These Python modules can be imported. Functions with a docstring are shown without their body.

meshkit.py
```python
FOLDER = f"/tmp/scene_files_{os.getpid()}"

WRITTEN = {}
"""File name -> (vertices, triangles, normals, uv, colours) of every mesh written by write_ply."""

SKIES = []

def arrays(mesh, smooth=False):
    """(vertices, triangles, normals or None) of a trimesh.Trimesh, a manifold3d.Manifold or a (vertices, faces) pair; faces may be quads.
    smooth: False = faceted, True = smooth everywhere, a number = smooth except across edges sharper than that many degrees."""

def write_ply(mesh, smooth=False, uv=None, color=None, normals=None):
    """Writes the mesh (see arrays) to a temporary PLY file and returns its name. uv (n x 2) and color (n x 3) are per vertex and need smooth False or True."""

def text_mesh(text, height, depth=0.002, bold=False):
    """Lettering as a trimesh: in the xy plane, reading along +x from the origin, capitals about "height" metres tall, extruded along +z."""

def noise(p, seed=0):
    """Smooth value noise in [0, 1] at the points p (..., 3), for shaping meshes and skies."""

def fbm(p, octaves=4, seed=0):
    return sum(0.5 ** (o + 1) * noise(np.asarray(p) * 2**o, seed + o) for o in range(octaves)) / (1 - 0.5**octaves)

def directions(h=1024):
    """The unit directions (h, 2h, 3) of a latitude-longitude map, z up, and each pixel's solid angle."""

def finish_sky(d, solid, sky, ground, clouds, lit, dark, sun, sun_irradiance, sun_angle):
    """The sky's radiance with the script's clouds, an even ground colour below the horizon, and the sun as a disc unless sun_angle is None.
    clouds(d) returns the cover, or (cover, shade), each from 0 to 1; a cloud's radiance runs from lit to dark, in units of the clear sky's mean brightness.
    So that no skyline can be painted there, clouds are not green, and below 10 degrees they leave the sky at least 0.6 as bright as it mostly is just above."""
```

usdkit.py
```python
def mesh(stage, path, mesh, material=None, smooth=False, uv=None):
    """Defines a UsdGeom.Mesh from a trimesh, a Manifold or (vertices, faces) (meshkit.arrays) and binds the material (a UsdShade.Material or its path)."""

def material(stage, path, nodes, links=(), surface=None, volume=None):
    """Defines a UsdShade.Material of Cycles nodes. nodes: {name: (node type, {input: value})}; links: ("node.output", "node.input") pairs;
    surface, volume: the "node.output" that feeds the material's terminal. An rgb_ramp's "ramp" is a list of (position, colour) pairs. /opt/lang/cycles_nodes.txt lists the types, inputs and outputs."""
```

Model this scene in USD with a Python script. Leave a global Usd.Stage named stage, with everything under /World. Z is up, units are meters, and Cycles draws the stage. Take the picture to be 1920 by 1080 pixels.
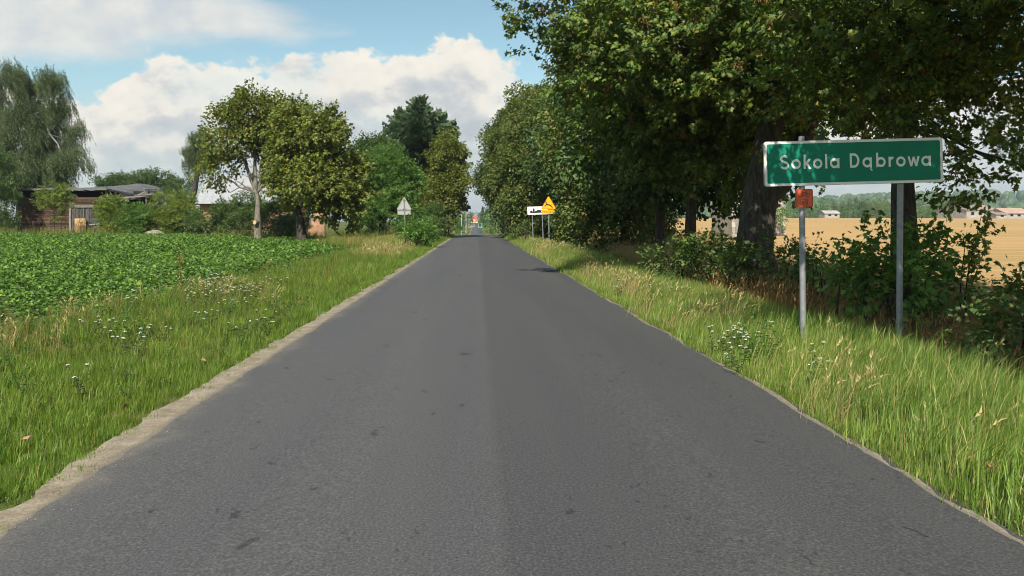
import math
import numpy as np
import trimesh
import meshkit
import usdkit
from scipy.interpolate import PchipInterpolator
from scipy.spatial.transform import Rotation
from shapely import affinity
from shapely.geometry import LineString, Point, Polygon, box
from shapely.ops import unary_union
from pxr import Gf, Sdf, Usd, UsdGeom, UsdLux, UsdShade, Vt

stage = Usd.Stage.CreateInMemory()
UsdGeom.Xform.Define(stage, '/World')
UsdGeom.Scope.Define(stage, '/World/Looks')
L = '/World/Looks/'

# ------------------------------------------------------------------ camera, sky, sun
F, CX, HY, EYE = 1493.0, 894.0, 416.0, 1.6          # focal length in photo pixels, vanishing point of the road, eye height
cam = UsdGeom.Camera.Define(stage, '/World/camera')
cam.CreateHorizontalApertureAttr(36.0)
cam.CreateFocalLengthAttr(36.0 * F / 1920)
cam.CreateHorizontalApertureOffsetAttr(36.0 * (960 - CX) / 1920)
cam.CreateVerticalApertureOffsetAttr(-36.0 * (540 - HY) / 1920)
cam.CreateClippingRangeAttr(Gf.Vec2f(0.1, 20000))
cam.CreateExposureAttr(0.72)
cam.AddTranslateOp().Set((0, 0, EYE))
cam.AddRotateXOp().Set(90)

SUN_EL, SUN_AZ = math.radians(48), math.radians(194)
SUN = np.array([math.sin(SUN_AZ) * math.cos(SUN_EL), math.cos(SUN_AZ) * math.cos(SUN_EL), math.sin(SUN_EL)])
sun = UsdLux.DistantLight.Define(stage, '/World/sun')
sun.CreateIntensityAttr(1.25)
sun.CreateAngleAttr(0.5)
sun.CreateNormalizeAttr(True)
sun.CreateColorAttr(Gf.Vec3f(1.0, 0.93, 0.82))
sun.AddTransformOp().Set(Gf.Matrix4d().SetRotate(Gf.Rotation(Gf.Vec3d(0, 0, 1), Gf.Vec3d(*SUN))))


def az_of(px):
    return math.atan((px - CX) / F)


def el_of(py, px):
    return math.atan((HY - py) / math.hypot(F, px - CX))


TOPS = [(-400, 120), (-100, 150), (60, 150), (130, 140), (200, 163), (235, 140), (280, 122), (370, 112), (430, 116), (500, 112), (545, 96), (600, 96), (690, 92), (760, 84),
        (810, 62), (850, 58), (890, 72), (925, 80), (945, 122), (1000, 130), (1030, 165), (1120, 190), (1300, 150), (1700, 190), (1900, 120), (2200, 120)]
AZ0, AZ1 = -0.75, 0.75
cloud_tops = [((az_of(px) - AZ0) / (AZ1 - AZ0), (el_of(py, px) * 2,) * 3) for px, py in TOPS]
cloud_tops = [(0.0, cloud_tops[0][1])] + [c for c in cloud_tops if 0 < c[0] < 1] + [(1.0, cloud_tops[-1][1])]
sky_m = usdkit.material(stage, L + 'sky', {
    'tc': ('texture_coordinate', {}),
    'air': ('sky_texture', {'sky_type': 'single_scattering', 'sun_disc': False, 'sun_elevation': SUN_EL, 'sun_rotation': SUN_AZ, 'air_density': 1.0, 'aerosol_density': 0.6, 'ozone_density': 1.0}),
    'airt': ('mix', {'mix_type': 'multiply', 'fac': 1.0, 'color2': (1.38, 1.52, 1.29)}),
    'sep': ('separate_xyz', {}),
    'az': ('math', {'math_type': 'arctan2'}),
    'el': ('math', {'math_type': 'arcsine'}),
    'azn': ('map_range', {'from_min': AZ0, 'from_max': AZ1, 'clamp': True}),
    'top': ('rgb_ramp', {'ramp': cloud_tops}),
    'topb': ('rgb_to_bw', {}),
    'toph': ('math', {'math_type': 'multiply', 'value2': 0.5}),
    # cumulus bank
    'bmap': ('mapping', {'scale': (9, 9, 13)}),
    'bil': ('noise_texture', {'scale': 1.6, 'detail': 7, 'roughness': 0.58}),
    'bilo': ('map_range', {'from_min': 0.3, 'from_max': 0.7, 'to_min': -0.026, 'to_max': 0.026}),
    'edge': ('math', {'math_type': 'add'}),
    'depth': ('math', {'math_type': 'subtract'}),
    'am': ('map_range', {'range_type': 'smoothstep', 'from_min': -0.002, 'from_max': 0.010, 'clamp': True}),
    'low': ('map_range', {'range_type': 'smoothstep', 'from_min': 0.03, 'from_max': 0.11, 'to_min': 0.40, 'clamp': True}),
    'hole': ('noise_texture', {'scale': 0.8, 'detail': 4, 'roughness': 0.55}),
    'holem': ('map_range', {'range_type': 'smoothstep', 'from_min': 0.36, 'from_max': 0.5, 'to_min': 0.8, 'clamp': True}),
    'ama': ('math', {'math_type': 'multiply'}),
    'amb': ('math', {'math_type': 'multiply'}),
    'lump': ('noise_texture', {'scale': 1.9, 'detail': 7, 'roughness': 0.55}),
    'bmap2': ('mapping', {'scale': (9, 9, 13), 'location': (0.05, 0, 0.16)}),
    'lump2': ('noise_texture', {'scale': 1.9, 'detail': 7, 'roughness': 0.55}),
    'rel': ('math', {'math_type': 'subtract'}),
    'rel2': ('math', {'math_type': 'multiply_add', 'value2': 0.42}),
    'dn': ('math', {'math_type': 'multiply_add', 'value2': 0.16}),
    'shade': ('rgb_ramp', {'ramp': [(0.0, (9.6, 9.1, 8.0)), (0.35, (8.8, 8.4, 7.6)), (0.62, (6.4, 6.6, 6.6)), (1.0, (4.9, 5.4, 5.75))]}),
    'dns': ('map_range', {'from_min': 0.04, 'from_max': 0.25, 'clamp': True}),
    # soft high cloud
    'smap': ('mapping', {'scale': (3.0, 3.0, 11.0), 'location': (0.2, 0.0, 0.35)}),
    'soft': ('noise_texture', {'scale': 1.3, 'detail': 5, 'roughness': 0.5}),
    'da': ('math', {'math_type': 'add', 'value2': -az_of(60)}),
    'da2': ('math', {'math_type': 'multiply', 'value2': 3.6}),
    'da3': ('math', {'math_type': 'power', 'value2': 2.0}),
    'da4': ('math', {'math_type': 'absolute'}),
    'de': ('math', {'math_type': 'add', 'value2': -0.27}),
    'de2': ('math', {'math_type': 'multiply', 'value2': 9.0}),
    'de4': ('math', {'math_type': 'absolute'}),
    'de3': ('math', {'math_type': 'power', 'value2': 2.0}),
    'dd': ('math', {'math_type': 'add'}),
    'blob': ('map_range', {'range_type': 'smoothstep', 'from_min': 0.0, 'from_max': 1.6, 'to_min': 0.32, 'to_max': 0.0, 'clamp': True}),
    'sadd': ('math', {'math_type': 'add'}),
    'sm': ('map_range', {'range_type': 'smoothstep', 'from_min': 0.50, 'from_max': 0.74, 'to_max': 0.9, 'clamp': True}),
    'c1': ('mix', {'mix_type': 'mix'}),
    'srel': ('rgb_ramp', {'ramp': [(.34, (6.3, 6.7, 7.0)), (.50, (7.6, 7.6, 7.3)), (.62, (8.5, 8.3, 7.7))]}),
    'c2': ('mix', {'mix_type': 'mix'}),
    'hz': ('map_range', {'range_type': 'smoothstep', 'from_min': 0.0, 'from_max': 0.20, 'to_min': 0.75, 'to_max': 0.0, 'clamp': True}),
    'c3': ('mix', {'mix_type': 'mix', 'color2': (4.6, 5.2, 5.75)}),
    'bg': ('background_shader', {'strength': 0.062})},
    [('tc.generated', 'sep.vector'), ('sep.x', 'az.value1'), ('sep.y', 'az.value2'), ('sep.z', 'el.value1'), ('az.value', 'azn.value'), ('azn.result', 'top.fac'), ('top.color', 'topb.color'), ('topb.val', 'toph.value1'),
     ('tc.generated', 'bmap.vector'), ('bmap.vector', 'bil.vector'), ('bil.fac', 'bilo.value'), ('toph.value', 'edge.value1'), ('bilo.result', 'edge.value2'), ('edge.value', 'depth.value1'), ('el.value', 'depth.value2'),
     ('depth.value', 'am.value'), ('el.value', 'low.value'), ('bmap.vector', 'hole.vector'), ('hole.fac', 'holem.value'), ('am.result', 'ama.value1'), ('low.result', 'ama.value2'), ('ama.value', 'amb.value1'), ('holem.result', 'amb.value2'),
     ('bmap.vector', 'lump.vector'), ('lump.fac', 'dn.value1'), ('depth.value', 'dn.value3'), ('tc.generated', 'bmap2.vector'), ('bmap2.vector', 'lump2.vector'), ('lump2.fac', 'rel.value1'), ('lump.fac', 'rel.value2'), ('rel.value', 'rel2.value1'), ('dn.value', 'rel2.value3'), ('rel2.value', 'dns.value'), ('dns.result', 'shade.fac'),
     ('tc.generated', 'smap.vector'), ('smap.vector', 'soft.vector'), ('az.value', 'da.value1'), ('da.value', 'da2.value1'), ('da2.value', 'da4.value1'), ('da4.value', 'da3.value1'),
     ('el.value', 'de.value1'), ('de.value', 'de2.value1'), ('de2.value', 'de4.value1'), ('de4.value', 'de3.value1'), ('da3.value', 'dd.value1'), ('de3.value', 'dd.value2'), ('dd.value', 'blob.value'),
     ('soft.fac', 'sadd.value1'), ('blob.result', 'sadd.value2'), ('sadd.value', 'sm.value'),
     ('air.color', 'airt.color1'), ('airt.color', 'c1.color1'), ('lump.fac', 'srel.fac'), ('srel.color', 'c1.color2'), ('sm.result', 'c1.fac'), ('c1.color', 'c3.color1'), ('el.value', 'hz.value'), ('hz.result', 'c3.fac'), ('c3.color', 'c2.color1'), ('amb.value', 'c2.fac'), ('shade.color', 'c2.color2'), ('c2.color', 'bg.color')],
    surface='bg.background')
dome = UsdLux.DomeLight.Define(stage, '/World/sky')
UsdShade.MaterialBindingAPI.Apply(dome.GetPrim()).Bind(sky_m)
dome.GetPrim().SetCustomDataByKey('kind', 'structure')


# ------------------------------------------------------------------ helpers
def P(px, py, D):
    """The point that the photograph shows at pixel px, py, D metres ahead."""
    return np.array([(px - CX) / F * D, D, EYE - (py - HY) / F * D])


def X(px, D):
    return (px - CX) / F * D


def Z(py, D):
    return EYE - (py - HY) / F * D


used = {}


def fresh(path):
    n = used.get(path, 0)
    used[path] = n + 1
    return path if n == 0 else f'{path}_{n:03d}'


def tag(prim, label=None, cat=None, group=None, kind=None):
    for k, v in (('label', label), ('category', cat), ('group', group), ('kind', kind)):
        if v:
            prim.SetCustomDataByKey(k, v)
    return prim


def path_of(p):
    return str(p.GetPath()) if p is not None else '/World'


def obj(name, mesh, material, parent=None, smooth=False):
    return usdkit.mesh(stage, fresh(path_of(parent) + '/' + name), mesh, material, smooth=smooth).GetPrim()


def thing(name, label, cat, loc=(0, 0, 0), rz=0.0, group=None, kind=None):
    x = UsdGeom.Xform.Define(stage, fresh('/World/' + name))
    x.AddTranslateOp().Set(Gf.Vec3d(*map(float, loc)))
    if rz:
        x.AddRotateZOp().Set(float(rz))
    return tag(x.GetPrim(), label, cat, group, kind)


class MB:
    """Collects pieces that become one mesh."""
    def __init__(self):
        self.v, self.f, self.n = [], [], 0

    def add(self, v, f):
        v, f = np.asarray(v, float), np.asarray(f, int)
        if f.shape[1] == 4:
            f = np.vstack([f[:, [0, 1, 2]], f[:, [0, 2, 3]]])
        self.v.append(v)
        self.f.append(f + self.n)
        self.n += len(v)
        return self

    def tm(self, m):
        return self.add(m.vertices, m.faces)

    def box(self, lo, hi):
        lo, hi = np.minimum(lo, hi), np.maximum(lo, hi)
        m = trimesh.creation.box(hi - lo)
        m.apply_translation((lo + hi) / 2)
        return self.tm(m)

    def beam(self, a, b, w, h, roll=0.0):
        a, b = np.asarray(a, float), np.asarray(b, float)
        d = b - a
        ln = np.linalg.norm(d)
        m = trimesh.creation.box([ln, w, h])
        m.apply_transform(trimesh.transformations.rotation_matrix(roll, [1, 0, 0]))
        R = np.eye(4)
        R[:3, :3] = frame(d / ln)
        m.apply_transform(R)
        m.apply_translation((a + b) / 2)
        return self.tm(m)

    def tube(self, pts, radii, sides=8, cap=True):
        p = np.asarray(pts, float)
        r = np.broadcast_to(radii, (len(p),))
        t = np.gradient(p, axis=0)
        t /= np.linalg.norm(t, axis=1, keepdims=True) + 1e-12
        a = np.cross(t, np.where(np.abs(t[:, 2:]) < 0.95, [[0, 0, 1.0]], [[1.0, 0, 0]]))
        a /= np.linalg.norm(a, axis=1, keepdims=True) + 1e-12
        for i in range(1, len(p)):
            a[i] = a[i - 1] - t[i] * (a[i - 1] @ t[i])
            a[i] /= np.linalg.norm(a[i]) + 1e-12
        b = np.cross(t, a)
        ang = np.arange(sides) * 2 * np.pi / sides
        v = p[:, None] + r[:, None, None] * (np.cos(ang)[None, :, None] * a[:, None] + np.sin(ang)[None, :, None] * b[:, None])
        i, j = np.meshgrid(np.arange(len(p) - 1), np.arange(sides), indexing='ij')
        q = np.stack([i * sides + j, i * sides + (j + 1) % sides, (i + 1) * sides + (j + 1) % sides, (i + 1) * sides + j], -1).reshape(-1, 4)
        v = v.reshape(-1, 3)
        f = np.vstack([q[:, [0, 1, 2]], q[:, [0, 2, 3]]])
        if cap:
            n = len(v)
            v = np.vstack([v, p[0], p[-1]])
            k = np.arange(sides)
            f = np.vstack([f, np.stack([np.full(sides, n), (k + 1) % sides, k], 1), np.stack([np.full(sides, n + 1), (len(p) - 1) * sides + k, (len(p) - 1) * sides + (k + 1) % sides], 1)])
        return self.add(v, f)

    def arrays(self):
        return np.vstack(self.v), np.vstack(self.f)

    def build(self, name, material, parent=None, smooth=False, offset=None):
        v, f = self.arrays()
        if offset is not None:
            v = v - np.asarray(offset)
        return obj(name, (v, f), material, parent, smooth)


def frame(d, up=(0, 0, 1)):
    """Rotation matrix whose first column is d."""
    d = np.asarray(d, float) / np.linalg.norm(d)
    u = np.asarray(up, float)
    if abs(d @ u) > 0.98:
        u = np.array([1.0, 0, 0])
    y = np.cross(u, d)
    y /= np.linalg.norm(y)
    return np.stack([d, y, np.cross(d, y)], 1)


def frames(d, roll):
    """Many rotations at once: x axis along d, rolled about it."""
    d = d / (np.linalg.norm(d, axis=1, keepdims=True) + 1e-9)
    u = np.where(np.abs(d[:, 2:]) < 0.97, [[0, 0, 1.0]], [[1.0, 0, 0]])
    y = np.cross(u, d)
    y /= np.linalg.norm(y, axis=1, keepdims=True) + 1e-9
    z = np.cross(d, y)
    c, s = np.cos(roll)[:, None], np.sin(roll)[:, None]
    return np.stack([d, c * y + s * z, -s * y + c * z], 2)


def quats(R):
    return Rotation.from_matrix(R).as_quat()


def rotz(a):
    c, s, z, o = np.cos(a), np.sin(a), np.zeros_like(a), np.ones_like(a)
    return np.stack([np.stack([c, -s, z], 1), np.stack([s, c, z], 1), np.stack([z, z, o], 1)], 1)


def tinted(path, proto, material):
    v, f, t = proto
    m = usdkit.mesh(stage, path, (v, f), material)
    UsdGeom.PrimvarsAPI(m).CreatePrimvar('tint', Sdf.ValueTypeNames.FloatArray, 'vertex').Set(Vt.FloatArray.FromNumpy(np.asarray(t, np.float32)))
    return m.GetPrim()


def instancer(name, protos, which, pos, q, scale, parent=None):
    """protos: [((v, f, tint), material)]. One prim that draws many small plants or leaf sprays."""
    path = fresh(path_of(parent) + '/' + name)
    pi = UsdGeom.PointInstancer.Define(stage, path)
    for k, (pr, m) in enumerate(protos):
        tinted(f'{path}/piece_{k:03d}' if k else f'{path}/piece', pr, m)
    pi.CreatePrototypesRel().SetTargets([f'{path}/piece_{k:03d}' if k else f'{path}/piece' for k in range(len(protos))])
    pi.CreateProtoIndicesAttr(Vt.IntArray.FromNumpy(np.asarray(which, np.int32)))
    pi.CreatePositionsAttr(Vt.Vec3fArray.FromNumpy(np.asarray(pos, np.float32)))
    pi.CreateOrientationsAttr(Vt.QuathArray.FromNumpy(np.asarray(q, np.float16)))
    s = np.asarray(scale, np.float32)
    pi.CreateScalesAttr(Vt.Vec3fArray.FromNumpy(np.repeat(s[:, None], 3, 1) if s.ndim == 1 else s))
    return pi.GetPrim()


# ------------------------------------------------------------------ materials
def mat(name, color, rough=0.7, metal=0.0, spec=0.5, var=0.0, scale=6.0, bump=0.0, bscale=40.0, color2=None, detail=5, stretch=(1, 1, 1), lo=0.35, hi=0.65, random=0.0):
    nodes = {'p': ('principled_bsdf', {'base_color': color, 'roughness': rough, 'metallic': metal, 'specular_ior_level': spec})}
    links = []
    if color2 is not None or bump or random:
        nodes['tc'] = ('texture_coordinate', {})
        nodes['mp'] = ('mapping', {'scale': stretch})
        links.append(('tc.object', 'mp.vector'))
    if color2 is not None:
        nodes['n'] = ('noise_texture', {'scale': scale, 'detail': detail, 'roughness': 0.6})
        nodes['r'] = ('rgb_ramp', {'ramp': [(lo, color), (hi, color2)]})
        links += [('mp.vector', 'n.vector'), ('n.fac', 'r.fac')]
        out = 'r.color'
        if random:
            nodes['oi'] = ('object_info', {})
            nodes['rv'] = ('map_range', {'to_min': 1 - random, 'to_max': 1 + random})
            nodes['hs'] = ('hsv', {})
            links += [('oi.random', 'rv.value'), ('rv.result', 'hs.value'), (out, 'hs.color')]
            out = 'hs.color'
        links.append((out, 'p.base_color'))
    if bump:
        nodes['bn'] = ('noise_texture', {'scale': bscale, 'detail': 4})
        nodes['b'] = ('bump', {'strength': bump, 'distance': 0.02})
        links += [('mp.vector', 'bn.vector'), ('bn.fac', 'b.height'), ('b.normal', 'p.normal')]
    return usdkit.material(stage, L + name, nodes, links, surface='p.BSDF')


def leaf_mat(name, ramp, trans=0.3, patch=None, rough=0.5, value=(0.7, 1.3), tcol=(1.15, 1.25, 0.55), spec=0.35):
    """Leaves: the colour comes from each leaf's own tint and each spray's own brightness; some light passes through."""
    gain = 1.3 if name in ('grass_blade', 'lush_grass_blade') else 1.35 if name == 'crop_leaf' else 1.45 if name in ('lime_leaf', 'dark_leaf') else 1.3 if 'leaf' in name and name != 'fallen_leaf' else 1.5 if name == 'spruce_needle' else 1.0
    ramp = [(p_, tuple(gain * q for q in c_)) for p_, c_ in ramp]
    nodes = {
        'a': ('attribute', {'attribute': 'tint'}), 'r': ('rgb_ramp', {'ramp': ramp}), 'oi': ('object_info', {}),
        'rv': ('map_range', {'to_min': value[0], 'to_max': value[1]}), 'hs': ('hsv', {}),
        'tm': ('mix', {'mix_type': 'multiply', 'fac': 1.0, 'color2': tcol}),
        'p': ('principled_bsdf', {'roughness': rough, 'specular_ior_level': spec}), 't': ('translucent_bsdf', {}), 'm': ('mix_closure', {'fac': trans})}
    links = [('a.fac', 'r.fac'), ('oi.random', 'rv.value'), ('rv.result', 'hs.value'), ('hs.color', 'p.base_color'), ('hs.color', 'tm.color1'), ('tm.color', 't.color'), ('p.BSDF', 'm.closure1'), ('t.BSDF', 'm.closure2')]
    if patch:
        nodes |= {'g': ('geometry', {}), 'n': ('noise_texture', {'scale': .9, 'detail': 5, 'roughness': .65}), 'pr': ('map_range', {'range_type': 'smoothstep', 'from_min': .46, 'from_max': .64, 'to_max': .8, 'clamp': True}), 'pm': ('mix', {'mix_type': 'mix', 'color2': patch})}
        links += [('g.position', 'n.vector'), ('n.fac', 'pr.value'), ('pr.result', 'pm.fac'), ('r.color', 'pm.color1'), ('pm.color', 'hs.color')]
    else:
        links.append(('r.color', 'hs.color'))
    return usdkit.material(stage, L + name, nodes, links, surface='m.closure')


M = {}
M['maple'] = leaf_mat('maple_leaf', [(0, (.040, .076, .013)), (.6, (.080, .125, .020)), (.9, (.14, .165, .026)), (1, (.21, .16, .03))])
M['seed'] = leaf_mat('maple_seed', [(0, (.17, .075, .022)), (.6, (.26, .11, .035)), (1, (.22, .16, .04))], trans=0.35)
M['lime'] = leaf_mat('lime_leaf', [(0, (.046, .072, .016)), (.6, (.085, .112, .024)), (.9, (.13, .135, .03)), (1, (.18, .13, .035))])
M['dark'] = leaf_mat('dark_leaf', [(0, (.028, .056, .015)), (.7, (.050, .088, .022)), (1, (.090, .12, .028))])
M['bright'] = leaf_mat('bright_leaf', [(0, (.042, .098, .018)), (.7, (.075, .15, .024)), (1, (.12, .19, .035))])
M['yellow'] = leaf_mat('yellowish_leaf', [(0, (.060, .085, .014)), (.6, (.11, .135, .020)), (1, (.20, .16, .03))])
M['bush'] = leaf_mat('bush_leaf', [(0, (.050, .085, .014)), (.6, (.10, .15, .020)), (1, (.19, .20, .03))])
M['birch'] = leaf_mat('birch_leaf', [(0, (.042, .066, .024)), (.7, (.074, .102, .040)), (1, (.12, .145, .06))], rough=0.45)
M['spruce'] = leaf_mat('spruce_needle', [(0, (.022, .042, .020)), (.7, (.038, .066, .030)), (1, (.075, .10, .036))], trans=0.05)
M['crop'] = leaf_mat('crop_leaf', [(0, (.040, .092, .020)), (.6, (.074, .140, .024)), (1, (.13, .20, .030))], rough=0.6, spec=0.25, value=(.55, 1.4))
M['grass'] = leaf_mat('grass_blade', [(0, (.062, .118, .013)), (.5, (.102, .172, .021)), (.85, (.155, .208, .031)), (.93, (.25, .20, .06)), (1, (.36, .28, .11))], trans=0.4, value=(.7, 1.3), patch=(.14, .195, .026))
M['lush'] = leaf_mat('lush_grass_blade', [(0, (.075, .138, .021)), (.5, (.122, .195, .033)), (.85, (.185, .240, .054)), (.93, (.30, .26, .10)), (1, (.42, .34, .15))], trans=0.4, value=(.7, 1.3), patch=(.215, .275, .055))
M['dry'] = leaf_mat('dry_grass_blade', [(0, (.17, .15, .055)), (.5, (.31, .23, .09)), (1, (.46, .35, .16))], trans=0.3, tcol=(1.1, 1.05, .9))
M['rust'] = leaf_mat('rusty_grass_blade', [(0, (.12, .085, .030)), (.5, (.24, .14, .045)), (1, (.36, .22, .08))], trans=0.3, tcol=(1.1, 1.05, .9))
M['flower'] = leaf_mat('white_flower', [(0, (.60, .60, .52)), (1, (.80, .80, .74))], trans=0.2, value=(.9, 1.05), tcol=(1, 1, 1))
M['stem'] = leaf_mat('green_stem', [(0, (.05, .085, .025)), (1, (.10, .13, .04))], trans=0.1)
M['bark'] = mat('bark', (.030, .026, .021), .9, spec=.2, color2=(.085, .075, .060), scale=5, bump=1.0, bscale=14, stretch=(3, 3, .7))
M['pale_bark'] = mat('pale_bark', (.10, .09, .07), .85, spec=.2, color2=(.21, .19, .155), scale=4, bump=.6, bscale=12, stretch=(2, 2, .8))
M['birch_bark'] = mat('birch_bark', (.48, .46, .42), .7, spec=.3, color2=(.06, .055, .05), scale=5, stretch=(1, 1, 3), lo=.52, hi=.66)
M['twig'] = mat('twig', (.045, .036, .026), .9, spec=.2)
M['galv'] = mat('galvanised_steel', (.20, .21, .22), .5, metal=.3, color2=(.28, .29, .30), scale=18, bump=.05)
M['sign_back'] = mat('bare_sign_back', (.30, .30, .28), .5, metal=.2, color2=(.37, .37, .34), scale=6)
M['sign_green'] = mat('green_sign_face', (.0, .165, .100), .6, spec=.3, color2=(.002, .20, .122), scale=3)
M['sign_white'] = mat('white_sign_face', (.70, .72, .68), .35, color2=(.78, .79, .76), scale=11)
M['sign_yellow'] = mat('yellow_sign_face', (.80, .36, .010), .35, color2=(.84, .42, .014), scale=9)
M['sign_rim'] = mat('orange_sign_rim', (.62, .16, .010), .4)
M['sign_orange'] = mat('orange_plate', (.60, .085, .018), .4, color2=(.66, .10, .024), scale=20)
M['black'] = mat('black_print', (.012, .012, .014), .45)
M['wood_red'] = mat('reddish_old_board', (.045, .028, .020), .85, spec=.2, color2=(.12, .078, .052), scale=3, stretch=(1, 4, 12), random=.35, bump=.3)
M['wood_grey'] = mat('grey_old_board', (.10, .095, .085), .85, spec=.2, color2=(.24, .22, .19), scale=3, stretch=(6, 6, 1), random=.3, bump=.3)
M['wood_new'] = mat('plywood', (.44, .26, .11), .7, spec=.3, color2=(.58, .36, .17), scale=3, stretch=(5, 5, .8))
M['felt'] = mat('roofing_felt', (.05, .05, .052), .85, color2=(.10, .10, .10), scale=.9)
M['sheet'] = mat('pale_roof_sheet', (.24, .25, .26), .5, metal=.1, color2=(.30, .31, .32), scale=2)
M['brick_red'] = usdkit.material(stage, L + 'brickwork', {
    'tc': ('texture_coordinate', {}), 'mp': ('mapping', {'rotation': (math.pi / 2, 0, 0)}),
    'b': ('brick_texture', {'color1': (.42, .19, .085), 'color2': (.55, .28, .14), 'mortar': (.34, .30, .25), 'scale': 1.0, 'brick_width': .26, 'row_height': .078, 'mortar_size': .01}),
    'n': ('noise_texture', {'scale': 2.5, 'detail': 4}), 'm': ('mix', {'mix_type': 'multiply', 'fac': .6}),
    'r': ('rgb_ramp', {'ramp': [(.3, (.45, .45, .45)), (.7, (1.1, 1.1, 1.1))]}), 'p': ('principled_bsdf', {'roughness': .9, 'specular_ior_level': .2})},
    [('tc.object', 'mp.vector'), ('mp.vector', 'b.vector'), ('tc.object', 'n.vector'), ('n.fac', 'r.fac'), ('b.color', 'm.color1'), ('r.color', 'm.color2'), ('m.color', 'p.base_color')], surface='p.BSDF')
M['stone'] = mat('grey_stone', (.25, .23, .20), .9, spec=.2, color2=(.40, .37, .33), scale=3, bump=.3, random=.2)
M['plaster'] = mat('pale_plaster', (.26, .25, .23), .9, spec=.2, color2=(.36, .34, .31), scale=.6)
M['tile_brown'] = mat('brown_roof', (.20, .155, .12), .85, spec=.2, color2=(.29, .235, .19), scale=.5)
M['tile_pink'] = mat('faded_red_roof', (.30, .20, .15), .85, spec=.2, color2=(.38, .27, .21), scale=.5)
M['tile_red'] = mat('red_roof', (.30, .055, .035), .7, spec=.3, color2=(.36, .075, .045), scale=.8)
M['cream'] = mat('cream_wall', (.72, .62, .36), .85, color2=(.78, .70, .48), scale=.6)
M['white_wall'] = mat('white_wall', (.70, .68, .62), .85, color2=(.78, .76, .70), scale=.6)
M['green_roof'] = mat('green_metal', (.10, .38, .24), .45, color2=(.14, .45, .30), scale=2)
M['dark_in'] = mat('dark_opening', (.012, .011, .010), .9, spec=.1)
M['glass'] = mat('window_glass', (.03, .035, .04), .08, spec=.8)
M['rubble'] = mat('pale_rubble', (.13, .12, .10), .9, spec=.2, color2=(.26, .24, .20), scale=5)
M['wood_dark'] = mat('dark_grey_board', (.045, .043, .040), .85, spec=.2, color2=(.12, .115, .105), scale=3, stretch=(6, 6, 1), random=.35, bump=.3)
M['concrete'] = mat('concrete', (.33, .32, .29), .9, spec=.2, color2=(.44, .42, .38), scale=3)


def ground_mat():
    return usdkit.material(stage, L + 'verge_soil', {
        'g': ('geometry', {}), 'n1': ('noise_texture', {'scale': .35, 'detail': 6, 'roughness': .65}), 'n2': ('noise_texture', {'scale': 9, 'detail': 5, 'roughness': .7}),
        'r1': ('rgb_ramp', {'ramp': [(.3, (.042, .066, .016)), (.5, (.075, .095, .024)), (.62, (.13, .12, .04)), (.75, (.17, .14, .055))]}),
        'r2': ('rgb_ramp', {'ramp': [(.3, (.55, .55, .55)), (.7, (1.3, 1.3, 1.25))]}), 'm': ('mix', {'mix_type': 'multiply', 'fac': 1.0}),
        'b': ('bump', {'strength': .6, 'distance': .05}), 'p': ('principled_bsdf', {'roughness': .95, 'specular_ior_level': .1})},
        [('g.position', 'n1.vector'), ('g.position', 'n2.vector'), ('n1.fac', 'r1.fac'), ('n2.fac', 'r2.fac'), ('r1.color', 'm.color1'), ('r2.color', 'm.color2'), ('m.color', 'p.base_color'), ('n2.fac', 'b.height'), ('b.normal', 'p.normal')], surface='p.BSDF')


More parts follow.
